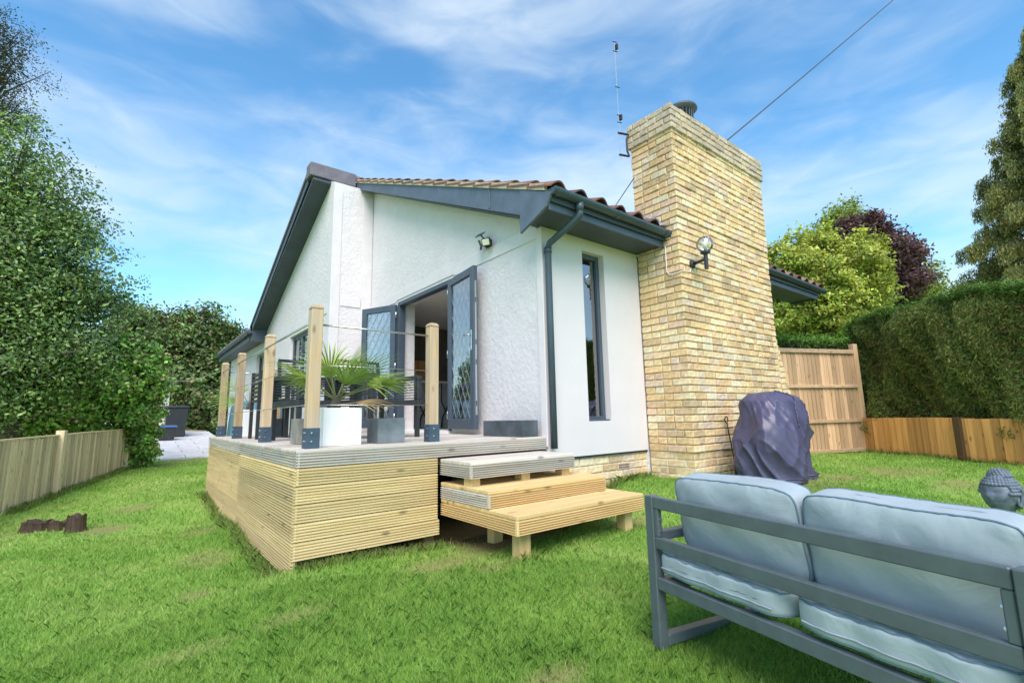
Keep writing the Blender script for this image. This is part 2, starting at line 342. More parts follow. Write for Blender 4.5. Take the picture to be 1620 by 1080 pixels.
# ------------------------------------------------------------------ ground
CTRL = np.array([(.9, 3.9, -.07), (.9, 5.5, -.01), (.9, 7.7, .03), (.2, 4.3, -.08), (0, 6, -.06), (-.4, 7.1, -.05), (-1.1, 8.4, -.02), (-.6, 11, .0), (0, 14, .02), (.5, 14.6, .08), (1.6, 14.6, .08), (1, 11, .03),
    (1.0, 3.3, .045), (1.3, 3.35, .05), (1.6, 3.3, .03), (2.0, 3.25, .01), (1.2, 4.0, -.1), (1.6, 4, -.12), (2, 4, -.12), (2.6, 4, -.1), (2, 5, -.12), (1.6, 5.5, -.1), (2.6, 5.5, -.1), (2, 7, -.1), (2.8, 7, -.1), (2.5,3.5,-.03), (2.1, 2.55, .085), (2.3, 2.3, .06), (1.9, 2.6, .05), (2.7, 2.55, .08), (3.2, 2.6, .085), (2.1, 3.15, .05), (2.6, 3.3, .06), (3.3, 3.5, .2), (4.78, 2.85, .29), (4.4, 3.5, .29), (5.5, 2.4, .28), (7.5, 2.9, .27),
    (8.9, 3.5, .26), (9.6, 2.7, .24), (8, 1, .24), (6.8, -.4, .25), (5, .6, .18), (4, 1.6, .14), (2.03, 1.51, -.05), (2.7, 1.4, -.03), (1.7, .3, -.05), (2.4, .2, -.04), (1.2, 1.6, .0), (.8, 2.4, .01), (.3, 2.6, -.03), (-.3, 2.9, -.06), (-1, 4.5, -.09), (-2.5, 7, -.05), (0, 0, -.05),
    (30, 20, .4), (-20, 10, 0), (0, 30, .6), (10, -20, 0), (-10, -10, -.1), (0, 15.6, -.02), (1, 15.6, -.02), (2, 15.6, -.02), (0, 17, .1), (1, 17, .1), (2, 17, .1), (0, 19, .25), (1, 19, .25), (2, 19, .25), (0, 21, .38), (1, 21, .38), (2, 21, .38), (0, 23, .5), (2, 23, .5), (1, 25, .65), (2, 27, .8), (-3, 20, .4), (5, 30, .7), (15, 12, .4)])
def ground(x, y):
    x = np.atleast_1d(np.asarray(x, float)); y = np.atleast_1d(np.asarray(y, float)); z = np.empty_like(x)
    for s in range(0, len(x), 20000):
        d2 = (x[s:s+20000, None]-CTRL[:, 0])**2+(y[s:s+20000, None]-CTRL[:, 1])**2+.02
        wt = 1/d2**1.6; z[s:s+20000] = (wt*CTRL[:, 2]).sum(1)/wt.sum(1)
    return z+.012*np.sin(x*2.3+y*1.1)*np.sin(y*1.9-x*.7)
def gz(x, y): return float(ground(x, y)[0])
DRY = [(.55, 4.6, .22, .3), (.62, 5.7, .2, .35), (.4, 3.7, .12, .2), (-.1, 6.6, .25, .3), (.1, 7.6, .3, .3), (-1.0, 7.0, .35, .3), (.9, 13.9, .7, .5), (1.75, 3.0, .32, .22), (1.9, 2.62, .16, .14), (2.15, 3.15, .3, .25), (3.4, 2.75, .3, .2), (5.5, 2.15, .8, .35), (6.2, 2.1, .6, .3), (4.6, 2.4, .5, .25), (7.4, 1.8, .8, .45), (6.6, 1.2, .5, .2), (.75, 2.75, .22, .1), (.3, 2.75, .2, .08), (1.35, 1.5, .2, .1), (2.9, 1.9, .35, .2)]
def dryness(x, y):
    n = .5+.25*np.sin(x*7.1+y*3.3)+.25*np.sin(y*9.7-x*5.1+1); d = np.zeros_like(x)
    for cx, cy, rx, ry in DRY: d = np.maximum(d, np.clip(1.15-((x-cx)/rx)**2-((y-cy)/ry)**2, 0, 1)*(.25+.75*n))
    d = np.clip(d, 0, 1)*.8
    for x0_, x1_, y0_, y1_ in ((.98, 3.2, 3.62, 8.1), (2.08, 3.2, 2.95, 3.7)): d = np.maximum(d, np.clip(np.minimum(np.minimum(x-x0_, x1_-x), np.minimum(y-y0_, y1_-y))/.15+.4, 0, 1))
    return d
def grid(xs, ys):
    X, Y = np.meshgrid(xs, ys); Z = ground(X.ravel(), Y.ravel()); nx = len(xs); ny = len(ys)
    i, j = np.meshgrid(np.arange(nx-1), np.arange(ny-1)); a = (j*nx+i).ravel(); Fc = np.stack([a, a+1, a+nx+1, a+nx], 1)
    return np.c_[X.ravel(), Y.ravel(), Z], Fc
xs = np.r_[-900, -300, -100, -40, -20, -12, np.arange(-8, 12.01, .12), 14, 18, 25, 40, 100, 300, 900]
ys = np.r_[-900, -300, -100, -40, -15, -8, np.arange(-4, 15.01, .12), np.arange(15.5, 30, .5), 35, 45, 80, 200, 500, 900]
V, Fc = grid(xs, ys); lawn = numpy_mesh('lawn', V, Fc, 4, M['lawn'], None, dryness(V[:, 0], V[:, 1])); tag(lawn, 'green garden lawn with dry patches', 'lawn', kind='structure')
lawn.data.polygons.foreach_set('use_smooth', [True]*len(lawn.data.polygons))
# grass blades
def blocked(x, y):
    b = (x > .93)&(x < 3.2)&(y > 3.58)&(y < 8.1)
    b |= (x > 3.1)&(y > 3.52)&(x < 9.5)&(y < 14); b |= (x > 4.76)&(x < 7.6)&(y > 2.9)&(y < 3.6); b |= (x > 2.4)&(y > 8); b |= (x > -.2)&(y > 14.95); b |= (y > 3.45+(9.7-x)*.3)&(x > 8.3)
    b |= (x < -1.05+(y-8.4)*.19)&(y > 7.5)
    return b
BP = []
def scatter(n, x0, x1, y0, y1, dmin, dmax):
    x = rng.uniform(x0, x1, n); y = rng.uniform(y0, y1, n); z = np.zeros(n)-.0
    P = np.c_[x, y, z-CAMZ]; wv = P@cf; sx = 810+F*(P@cr)/np.maximum(wv, .01); sy = 540-F*(P@cu)/np.maximum(wv, .01); dd = np.hypot(x, y)
    k = (wv > .2)&(sx > -160)&(sx < 1780)&(sy < 1220)&(dd >= dmin)&(dd < dmax)&~blocked(x, y)
    dr = dryness(x, y); n1_ = .5+.5*np.sin(x*11+np.sin(y*7)*2)*np.sin(y*13+np.sin(x*5)*2)
    k &= rng.random(n) > dr*.85+.12*n1_
    return np.c_[x[k], y[k]]
for (n, x0, x1, y0, y1, dm, dx, wd, ht) in ((760000, -1.2, 4.2, -.8, 4.6, 0, 3.3, .0030, .030), (520000, -2.5, 6.2, -2, 7, 3.3, 6, .0048, .030), (330000, -4, 10, -3, 13, 6, 10, .0085, .030), (220000, -4, 12, -4, 16, 10, 17, .015, .034)):
    q = scatter(n, x0, x1, y0, y1, dm, dx); BP.append((q, wd, ht))
Vb = []; Tb = []; Db = []
for q, wd, ht in BP:
    n = len(q); z = ground(q[:, 0], q[:, 1]); an = rng.uniform(0, 2*np.pi, n); ln = rng.normal(0, .35, (n, 2))
    pt = .75+.45*np.sin(q[:, 0]*4.1+np.sin(q[:, 1]*3.3)*1.7)*np.sin(q[:, 1]*3.7+np.sin(q[:, 0]*2.9)*1.9)
    h = ht*rng.uniform(.45, 1.25, n)*(.75+.5*np.clip(pt, 0, 1.2)); wv = wd*rng.uniform(.7, 1.3, n); dr = dryness(q[:, 0], q[:, 1]); h *= 1-.5*dr
    ax = np.c_[np.cos(an)*wv/2, np.sin(an)*wv/2, np.zeros(n)]; base = np.c_[q, z-.004]; mid = base+np.c_[ln*h[:, None]*.45, h*.62]; tip = base+np.c_[ln*h[:, None]*1.35, h]
    Vb.append(np.stack([base-ax, base+ax, mid+ax*.7, tip, mid-ax*.7], 1).reshape(-1, 3))
    ts_ = np.where(rng.random(n)[:, None] < .10, np.array([[1.75, 1.35, 1.9]]), rng.uniform(.82, 1.35, n)[:, None]*np.array([[1, 1, 1]]))
    Tb.append(np.repeat(ts_, 5, 0)); Db.append(np.repeat(dr*rng.uniform(.6, 1, n), 5))
def edge_line(a, b_, n, sp):
    u = rng.random(n)[:, None]; return np.array(a)+(np.array(b_)-np.array(a))*u+rng.normal(0, sp, (n, 2))
fa0 = at(0, 812, 5.6)[:2]; fb0 = at(198, 745, 10.5)[:2]; la0 = at(1364, 660, 8.8)[:2]; lb0 = at(1640, 660, 6.1)[:2]
for q, wd, ht in ((edge_line((.84, 3.6), (.86, 8), 2600, .035), .006, .065), (edge_line((.95, 3.43), (2.0, 3.45), 1500, .035), .005, .055), (edge_line((3.3, 3.42), (4.75, 3.46), 1500, .03), .006, .07), (edge_line((4.7, 2.86), (5.3, 2.86), 700, .03), .006, .06), (edge_line(fa0+(.06, 0), fb0+(.06, 0), 3500, .04), .011, .08), (edge_line(la0-(.05, .05), lb0-(.05, .05), 2200, .04), .009, .07), (edge_line((1.95, 1.48), (2.05, 1.52), 120, .03), .004, .05), (edge_line((2.05, 2.56), (2.2, 2.56), 160, .03), .004, .055)):
    n = len(q); z = ground(q[:, 0], q[:, 1]); an = rng.uniform(0, 2*np.pi, n); ln = rng.normal(0, .4, (n, 2)); h = ht*rng.uniform(.4, 1.4, n); wv = wd*rng.uniform(.6, 1.1, n)
    ax = np.c_[np.cos(an)*wv/2, np.sin(an)*wv/2, np.zeros(n)]; base = np.c_[q, z-.004]; mid = base+np.c_[ln*h[:, None]*.45, h*.62]; tip = base+np.c_[ln*h[:, None]*1.35, h]
    Vb.append(np.stack([base-ax, base+ax, mid+ax*.7, tip, mid-ax*.7], 1).reshape(-1, 3)); Tb.append(np.repeat(rng.uniform(.6, 1.2, n)[:, None]*np.array([[1, .95, 1]]), 5, 0)); Db.append(np.repeat(rng.random(n)**3, 5))
V = np.concatenate(Vb); nb = len(V)//5; i = np.arange(nb)[:, None]*5
# quad base + tip triangle as one five-sided face
gr = numpy_mesh('grass', V, i+np.array([0, 1, 2, 3, 4]), 5, M['grass'], np.concatenate(Tb), np.concatenate(Db)); tag(gr, 'short green grass blades covering the lawn', 'grass', kind='stuff')
print('blades', nb)

# ------------------------------------------------------------------ patio behind the house
pat = MB(); 
def pz(y): return .13+(y-14.95)*.073
pat.prism([(-.6, 14.97, pz(14.95)-.05), (2.45, 14.97, pz(14.95)-.05), (2.45, 26, pz(26)-.05), (-.6, 26, pz(26)-.05)], (0, 0, -.4))
patio = pat.build('patio', M['mortar'], None, loc=(0, 15, 0)); tag(patio, 'pale stone slab patio behind the lawn', 'patio', kind='structure')
y = 14.95; row = 0
while y < 22:
    x = -.6-(row % 2)*.45
    while x < 2.4:
        x1 = min(x+.9, 2.45); x0 = max(x, -.6)
        if x1-x0 > .1: MB().prism([(x0+.008, y+.008, pz(y)-.048), (x1-.008, y+.008, pz(y)-.048), (x1-.008, y+.592, pz(y+.6)-.048), (x0+.008, y+.592, pz(y+.6)-.048)], (0, 0, .05)).build('paving_slab', M['paving'], patio, bev=.004)
        x += .9
    y += .6; row += 1

# ------------------------------------------------------------------ house
HX, HY = 3.187, 3.504                       # door wall plane, white side wall plane
house = thing('bungalow', 'white rendered gabled bungalow with yellow brick chimney and dark grey trim', 'house', (HX, HY, .2))
RY, RZ = 8.35, 5.40
def roofz(y): return RZ-(RY-y)*.43 if y <= RY else RZ-(y-RY)*.45
# door wall, with the opening y 5.28..6.88
OY0, OY1, OZ = 5.28, 6.88, 2.80
def ywall(name, y0, y1, z0, z1f, x0, th, mat, par=house):
    n = 6; ysl = [y0+(y1-y0)*i/n for i in range(n+1)]
    if y0 < RY < y1: ysl = sorted(ysl+[RY])
    poly = [(x0, y0, z0), (x0, y1, z0)]+[(x0, yy, z1f(yy)) for yy in ysl[::-1]]
    return MB().prism(poly, (th, 0, 0)).build(name, mat, par)
under = lambda yy: roofz(yy)-.16
ywall('wall', HY+.012, OY0, .2, under, HX, .28, M['roughcast'])
ywall('wall', OY1, 8.0, .2, under, HX, .28, M['roughcast'])
MB().prism([(HX, OY0, OZ), (HX, OY1, OZ)]+[(HX, yy, under(yy)) for yy in (OY1, OY0)], (.28, 0, 0)).build('wall', M['roughcast'], house)
bx('threshold', M['white_gloss'], house, HX-.06, HX+.3, OY0, OY1, .78, .835)
# projecting half of the gable with its return
PX = 2.48
wl = lambda yy: max(roofz(yy)-.16, 3.02)
wins = [(9.25, 10.55, 1.35, 2.70), (12.3, 13.9, 1.35, 2.70)]
segs = [(8.0, 9.25), (10.55, 12.3), (13.9, 18)]
for a, b_ in segs: ywall('wall', a, b_, .0, wl, PX, .28, M['roughcast'])
for a, b_, z0, z1 in wins:
    bx('wall', M['roughcast'], house, PX, PX+.28, a, b_, 0, z0, 0); ywall('wall', a, b_, z1, wl, PX, .28, M['roughcast'])
    wn = MB().box(PX+.07, PX+.13, a, a+.07, z0, z1).box(PX+.07, PX+.13, b_-.07, b_, z0, z1).box(PX+.07, PX+.13, a+.07, b_-.07, z0, z0+.07).box(PX+.07, PX+.13, a+.07, b_-.07, z1-.07, z1).box(PX+.07, PX+.13, (a+b_)/2-.04, (a+b_)/2+.04, z0+.07, z1-.07).build('window', M['anthracite'], house, bev=.004)
    bx('pane', M['window_glass'], wn, PX+.095, PX+.105, a+.06, b_-.06, z0+.06, z1-.06, 0); bx('sill', M['trim_white'], wn, PX-.05, PX+.2, a-.05, b_+.05, z0-.05, z0)
MB().prism([(PX+.28, 8.0, 0), (HX+.28, 8.0, 0), (HX+.28, 8.0, under(8)), (PX+.28, 8.0, under(8))], (0, .2, 0)).build('wall', M['roughcast'], house)
bx('wall', M['roughcast'], house, PX+.002, PX+.28, 7.998, 8.05, .3, under(8)-.02, 0)
# flat trim bands on the render
def trim(x0, x1, y0, y1, z0, z1): bx('trim_board', M['trim_white'], house, x0, x1, y0, y1, z0, z1, .002)
trim(HX-.012, HX, 3.56, OY0-.07, OZ+.02, OZ+.17); trim(HX-.012, HX, OY0-.07, OY1+.07, OZ+.045, OZ+.17); trim(HX-.012, HX, OY1+.07, 7.99, OZ+.02, OZ+.17)
trim(PX-.012, PX+.14, 7.985, 8.13, .3, 4.95); trim(HX-.19, HX-.013, 7.986, 7.998, .8, 4.95); trim(PX+.16, HX-.2, 7.987, 7.998, 2.9, 3.06); trim(PX-.012, PX, 8.14, 14.5, 2.78, 2.93)
for i in range(8):
    y0 = 3.5+i*.56; y1 = y0+.56
    MB().prism([(HX-.011, y0, roofz(y0)-.36), (HX-.011, y1, roofz(y1)-.36), (HX-.011, y1, roofz(y1)-.2), (HX-.011, y0, roofz(y0)-.2)], (.011, 0, 0)).build('trim_board', M['trim_white'], house) if i < 7 else None
trim(HX-.014, HX, HY-.014, HY+.07, .70, 2.92)
# white side wall panel around the tall window
WX0, WX1, WZ0, WZ1 = 3.785, 4.14, .93, 2.80
CHX = 4.778
for a, b_, z0, z1 in ((HX+.004, WX0, .585, 2.935), (WX1, CHX-.012, .585, 2.935), (WX0, WX1, .585, WZ0), (WX0, WX1, WZ1, 2.935)): MB().box(a, b_, HY, HY+.30, z0, z1).build('wall_panel', M['smooth_white'], house)
wn = MB().box(WX0, WX0+.045, HY+.075, HY+.14, WZ0, WZ1).box(WX1-.045, WX1, HY+.075, HY+.14, WZ0, WZ1).box(WX0+.045, WX1-.045, HY+.075, HY+.14, WZ0, WZ0+.05).box(WX0+.045, WX1-.045, HY+.075, HY+.14, WZ1-.05, WZ1).build('window', M['anthracite'], house, bev=.005)
bx('pane', M['window_glass'], wn, WX0+.04, WX1-.04, HY+.105, HY+.113, WZ0+.04, WZ1-.04, 0); bx('sill', M['anthracite'], wn, WX0, WX1, HY+.02, HY+.07, WZ0, WZ0+.018)
bx('panel_trim', M['dark_plastic'], house, HX+.02, CHX-.012, HY+.01, HY+.29, .565, .583)
# other side wall beyond the chimney and far walls so light stays out
bx('wall', M['smooth_white'], house, 7.0, 8.0, HY, HY+.25, .2, 2.93, 0)
bx('wall', M['roughcast'], house, 7.75, 8.0, HY+.25, 12.6, .2, 3.3, 0)
bx('wall', M['roughcast'], house, CHX-.012, 7.0, HY+.02, HY+.25, .2, 2.93, 0)
bx('wall', M['roughcast'], house, PX+.28, 8.0, 12.601, 12.8, .0, 3.3, 0)
# room behind the doors
bx('room_floor', M['room_floor'], house, HX+.3, 6.1, 3.85, 9.5, .74, .80, 0); bx('room_ceiling', M['ceiling'], house, HX+.29, 6.1, 3.81, 9.5, 2.88, 2.92, 0)
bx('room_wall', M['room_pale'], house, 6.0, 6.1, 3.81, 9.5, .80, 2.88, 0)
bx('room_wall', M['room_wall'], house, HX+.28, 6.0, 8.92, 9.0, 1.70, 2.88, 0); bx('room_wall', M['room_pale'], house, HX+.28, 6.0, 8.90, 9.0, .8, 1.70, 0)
# roof: decking under the tiles, soffits, fascias
RX1 = 9.45
def slope(name, mat, x0, x1, y0, y1, d0, d1, par=house): return MB().prism([(x0, y0, roofz(y0)-d0), (x0, y1, roofz(y1)-d0), (x0, y1, roofz(y1)-d1), (x0, y0, roofz(y0)-d1)], (x1-x0, 0, 0)).build(name, mat, par)
roof = slope('roof', M['soffit'], 2.955, RX1, 3.09, RY, .07, .15)
slope('roof_slope', M['soffit'], 2.17, RX1, RY, 12.95, .07, .15)
# verge board on the right slope, tapering to the ridge, with its boxed end
MB().prism([(2.93, 8.19, roofz(8.19)-.045), (2.93, 8.19, roofz(8.19)-.175), (2.93, 3.50, 2.985), (2.93, 3.50, roofz(3.5)-.05)], (.024, 0, 0)).build('verge_board', M['bargeboard'], house, bev=.003)
MB().prism([(2.92, 3.515, roofz(3.5)-.05), (2.92, 3.525, 2.80), (2.92, 3.13, 2.945), (2.92, 3.055, 3.06)], (.03, 0, 0)).build('verge_end', M['bargeboard'], house, bev=.003)
bx('cover_strip', M['bargeboard'], house, 2.922, 2.93, 4.03, 4.06, roofz(4.05)-.29, roofz(4.05)-.06)
# sloping soffit of the verge overhang, eaves soffit and fascia
MB().prism([(2.955, 3.55, 2.99), (2.955, 8.0, roofz(8)-.175), (2.955, 8.0, roofz(8)-.155), (2.955, 3.55, 3.01)], (HX-2.955, 0, 0)).build('soffit', M['soffit'], house)
bx('soffit', M['soffit'], house, 2.95, CHX-.002, 3.14, HY+.06, 2.937, 2.957, 0); bx('soffit', M['soffit'], house, 7.06, 9.35, 3.14, HY+.06, 2.937, 2.957, 0)
bx('fascia', M['anthracite'], house, 2.95, CHX-.003, 3.117, 3.14, 2.915, 3.085); bx('fascia', M['anthracite'], house, 7.06, 9.35, 3.117, 3.14, 2.915, 3.085)
bx('eaves_end', M['anthracite'], house, 9.35, 9.375, 3.12, HY+.06, 2.915, 3.2)
def gutter(name, p0, p1, par, out_dir):
    d = np.array(p1, float)-np.array(p0, float); o = np.array(out_dir, float); mb = MB(); r = .058; n = 9
    prof = [(math.cos(math.pi+math.pi*k/n)*r, math.sin(math.pi+math.pi*k/n)*r) for k in range(n+1)]; prof += [(a*.9, b_*.9) for a, b_ in prof[::-1]]
    mb.prism([np.array(p0)+o*a+np.array((0, 0, b_)) for a, b_ in prof], d); g = mb.build(name, M['gutter'], par, smooth=False)
    L_ = np.linalg.norm(d); k = 0.0
    for s_ in np.arange(.04, L_, .86):
        q = np.array(p0)+d/L_*s_; m2 = MB(); m2.prism([q+o*a*1.1+np.array((0, 0, b_*1.1)) for a, b_ in prof[:n+1]]+[q+o*a*.98+np.array((0, 0, b_*.98)) for a, b_ in prof[:n+1][::-1]], d/L_*.05); m2.build('gutter_bracket', M['gutter'], g)
    for q in (np.array(p0)-d/L_*.006, np.array(p1)): MB().prism([q+o*a*1.05+np.array((0, 0, b_*1.05)) for a, b_ in prof[:n+1]], d/L_*.006).build('gutter_end', M['gutter'], g)
    return g
g1 = gutter('gutter', (2.93, 3.055, 3.10), (CHX-.004, 3.055, 3.08), house, (0, -1, 0))
gutter('gutter', (7.06, 3.055, 3.10), (9.5, 3.055, 3.08), house, (0, -1, 0))
# downpipe with swan neck
dp = MB().tube([(3.30, 3.055, 3.05), (3.30, 3.055, 2.94), (3.295, 3.075, 2.905), (3.225, 3.42, 2.735), (3.22, 3.445, 2.69), (3.22, 3.445, 2.0), (3.22, 3.445, .685)], .034, 14).build('downpipe', M['gutter'], house, smooth=True)
for p, q in (((3.30, 3.055, 3.055), (3.30, 3.055, 2.965)), ((3.22, 3.447, 2.69), (3.22, 3.445, 2.63))): MB().tube([p, q], .040, 14).build('pipe_collar', M['gutter'], dp, smooth=True)
# tiles: rolled clay tile
TW, TL = .30, .345
TILE_COLS = [(.20, .095, .075), (.16, .08, .068), (.24, .12, .085), (.13, .085, .085), (.27, .17, .125)]
def tile_mesh(col):
    mb = MB(); n = 10; top = []; 
    for j, yy in enumerate((0, TL+.03)):
        for i in range(n+1):
            u = i/n; z = .058*math.sin(math.pi*min(u/.62, 1))**1.0 if u < .62 else -.006*math.sin(math.pi*(u-.62)/.38)
            top.append((u*TW*1.04, yy, z+.032-yy*.085))
    bot = [(x, y_, z-.016) for x, y_, z in top]; m_ = n+1; vs = top+bot; fs = []
    for i in range(n): fs += [(i, i+1, m_+i+1, m_+i), (2*m_+i+1, 2*m_+i, 3*m_+i, 3*m_+i+1), (i+1, i, 2*m_+i, 2*m_+i+1), (m_+i, m_+i+1, 3*m_+i+1, 3*m_+i)]
    fs += [(0, m_, 3*m_, 2*m_), (n, 2*m_+n, 3*m_+n, m_+n)]
    mb.add(vs, fs, col); return mb
tmb = [tile_mesh(c) for c in TILE_COLS]; tms = [q.mesh('roof_tile', M['tile'], False) for q in tmb]
stuff_t = MB()
def put_tile(x, yl, side, single):
    """yl = distance up the slope from the eave"""
    k = random.randrange(len(tms))
    if side == 0: ang = math.atan(.43); base = np.array((x, 3.045, roofz(3.045)-.028)); R = Matrix.Rotation(ang, 3, 'X')
    else: ang = math.atan(.45); base = np.array((x+TW, 12.99, roofz(12.99)-.035)); R = Matrix.Rotation(math.pi, 3, 'Z')@Matrix.Rotation(ang, 3, 'X')
    p = Vector(base)+R@Vector((0, yl, random.uniform(-.002, .003)))
    if single: o = link('roof_tile', tms[k], roof, p-woff(roof)); o.rotation_euler = R.to_euler()
    else: stuff_t.add([p+R@Vector(v_) for v_ in tmb[k].v], tmb[k].f, TILE_COLS[k])
for r_ in range(17):
    for c_ in range(22):
        x = 2.905+c_*TW
        if CHX-TW*.6 < x < 7.05 and r_*TL*.918 < .42: continue
        if x > RX1: continue
        put_tile(x, r_*TL, 0, c_ == 0 or (r_ == 0))
for r_ in range(15):
    for c_ in range(25):
        x = 2.14+c_*TW
        if x < RX1: put_tile(x, r_*TL*.99, 1, c_ == 0)
st = stuff_t.build('roof_tiles', M['tile'], house); st['kind'] = 'stuff'
# mortar bedding under the verge tiles
slope('verge_mortar', M['verge_mortar'], 2.912, 2.953, 3.14, 8.2, -.012, .054)
# ridge cap and left-hand verge
bx('ridge_cap', M['ridge'], house, 2.12, 2.925, 8.20, 8.47, roofz(8.35)-.20, RZ+.05, .012)
MB().tube([(2.925, RY, RZ-.005), (9.45, RY, RZ-.005)], .10, 8).build('ridge_tile', M['ridge'], house, smooth=True)
MB().prism([(2.15, RY+.1, roofz(RY+.1)-.05), (2.15, 12.97, roofz(12.97)-.05), (2.15, 12.97, roofz(12.97)-.22), (2.15, RY+.1, roofz(RY+.1)-.22)], (.02, 0, 0)).build('verge_board', M['anthracite'], house)
MB().prism([(2.125, RY+.1, roofz(RY+.1)-.015), (2.125, 12.98, roofz(12.98)-.015), (2.125, 12.98, roofz(12.98)-.075), (2.125, RY+.1, roofz(RY+.1)-.075)], (.024, 0, 0)).build('verge_trim', M['ridge'], house)
MB().prism([(2.17, 8.2, roofz(8.5)-.165), (2.17, 12.9, roofz(12.9)-.165), (2.17, 12.9, roofz(12.9)-.205), (2.17, 8.2, roofz(8.5)-.205)], (PX-2.17, 0, 0)).build('soffit', M['soffit'], house)
bx('eaves_box', M['anthracite'], house, 2.15, PX, 12.80, 12.98, 2.92, 3.28)
bx('fascia', M['anthracite'], house, 2.13, 2.15, 12.98, 18, 2.95, 3.12); bx('soffit', M['soffit'], house, 2.15, PX+.02, 12.98, 18, 2.96, 2.98, 0)
gutter('gutter', (2.075, 12.75, 3.14), (2.075, 18, 3.12), house, (-1, 0, 0))
MB().prism([(2.05, 12.9, 3.14), (5.5, 12.9, 4.5), (5.5, 12.9, 4.42), (2.05, 12.9, 3.06)], (0, 5.3, 0)).build('roof_slope', M['ridge'], house)
for k in range(17): MB().tube([(2.06, 13.05+k*.3, 3.165), (2.6, 13.05+k*.3, 3.385)], .05, 6).build('roof_tile', M['ridge'], roof, smooth=True)

# ---------------- bricks
BC = [(0.81, 0.595, 0.342), (0.828, 0.633, 0.38), (0.828, 0.681, 0.446), (0.788, 0.565, 0.312), (0.828, 0.661, 0.446), (0.735, 0.507, 0.285), (0.682, 0.489, 0.312), (0.735, 0.595, 0.454), (0.756, 0.537, 0.38), (0.828, 0.71, 0.513), (0.828, 0.614, 0.35), (0.828, 0.661, 0.407), (0.828, 0.642, 0.407), (0.821, 0.585, 0.332), (.60, .45, .29), (.62, .45, .27)]
def brick_mb(l, h, d, col, jit=.004):
    mb = MB().box(0, l, 0, d, 0, h); mb.v = [(x+random.uniform(-jit, jit), y_+(random.uniform(-.005, .003) if y_ == 0 else 0), z+random.uniform(-jit, jit)*.7) for x, y_, z in mb.v]
    mb.t = [col]*8; return mb
CRS, BH = .081, .069
LIB = {}
def lib(kind, l):
    if kind not in LIB:
        LIB[kind] = []
        for c in BC:
            mb = brick_mb(l, BH, .06, c); LIB[kind].append((mb.mesh('brick', M['brick'], False, .006), c))
    return LIB[kind]
BR = []     # (origin, rotated?, length, kind)
def course(x0, x1, z, face, const, first, corner_depth):
    """one course of bricks along a face; face 'x' runs along X at y=const looking -Y, face 'y' runs along Y at x=const looking -X"""
    s_ = x0; f_ = first
    while s_ < x1-.02:
        l = (.215 if random.random() < .62 else .1025) if f_ is None else f_
        f_ = None
        if x1-(s_+l) < .07: l = x1-s_
        BR.append((s_, z, l, face, const)); s_ += l+.012
chim_z0, chim_z1 = .17, 4.33
nc = int((chim_z1-chim_z0)/CRS)+1
for k in range(nc):
    z = chim_z0+k*CRS; low = z < .54; ins = .016 if low else 0
    a = .215 if k % 2 else .1025; b_ = .1025 if k % 2 else .215
    course(CHX+ins, 7.05, z, 'x', 2.92+ins-(.012 if z > 3.2 else 0), a, 0); course(2.92+ins-(.012 if z > 3.2 else 0)+.0, 3.50, z, 'y', CHX+ins, b_, 0)
for k in range(4):
    z = 4.345+k*CRS; a = .215 if k % 2 else .1025; b_ = .1025 if k % 2 else .215
    course(CHX-.022, 7.08, z, 'x', 2.885, a, 0); course(2.885, 3.53, z, 'y', CHX-.022, b_, 0)
for k in range(29):                        # sloping buttress at the far side
    z = chim_z0+k*CRS; xe = 7.63-max(0, (z-1.0))*.40
    if xe-7.06 > .06: course(7.06, xe, z, 'x', 3.0, None, 0)
chim = MB().box(CHX+.018, 7.04, 2.944, 3.50, .1, 4.40).box(CHX-.006, 7.07, 2.902, 3.525, 4.345, 4.662).prism([(7.04, 3.015, .1), (7.62, 3.015, .1), (7.61, 3.015, 1.0), (7.04, 3.015, 2.42)], (0, .45, 0)).build('chimney', M['mortar'], house)
order = sorted(range(len(BR)), key=lambda i: ((BR[i][0]-0)**2+(2.92)**2+(BR[i][1]-1)**2) if BR[i][3] == 'x' else (CHX**2+BR[i][0]**2+(BR[i][1]-1)**2))
single = set(order[:300]); bst = MB()
for i, (s_, z, l, face, const) in enumerate(BR):
    org = Vector((s_, const, z)) if face == 'x' else Vector((const, s_+l, z)); rz = 0 if face == 'x' else -math.pi/2
    kind = 'S' if abs(l-.215) < .001 else 'H' if abs(l-.1025) < .001 else None
    if i in single:
        if kind: me = random.choice(lib(kind, l))[0]
        else: me = brick_mb(l, BH, .06, random.choice(BC)).mesh('brick', M['brick'], False, .006)
        o = link('brick', me, chim, org-woff(chim)); o.rotation_euler.z = rz; o.location.y += random.uniform(-.003, .003) if face == 'x' else 0; o.location.x += random.uniform(-.003, .003) if face == 'y' else 0
    else:
        mb = brick_mb(l, BH, .06, random.choice(BC), .005); R = Matrix.Rotation(rz, 3, 'Z'); dp_ = random.uniform(-.004, .004)
        # chamfered front face
        vs = []; 
        for v_ in mb.v: vs.append(v_)
        f0 = [0, 1, 5, 4]; cx = l/2; cz = BH/2; ins_ = .006
        fr = [(v_[0]+(ins_ if v_[0] < cx else -ins_), v_[1]-.0+0, v_[2]+(ins_ if v_[2] < cz else -ins_)) for v_ in (mb.v[j] for j in f0)]
        vs2 = [(v_[0], v_[1]+(.006 if j in f0 else 0), v_[2]) for j, v_ in enumerate(mb.v)]+fr
        fs = [(0, 2, 3, 1), (4, 5, 7, 6), (1, 3, 7, 5), (3, 2, 6, 7), (2, 0, 4, 6), (8, 9, 10, 11), (0, 1, 9, 8), (1, 5, 10, 9), (5, 4, 11, 10), (4, 0, 8, 11)]
        bst.add([org+R@Vector((v_[0], v_[1]+dp_, v_[2])) for v_ in vs2], fs, random.choice(BC) if z < 4.34 else random.choice([(.56, .46, .36), (.62, .52, .41), (.50, .42, .34), (.63, .50, .37)]))
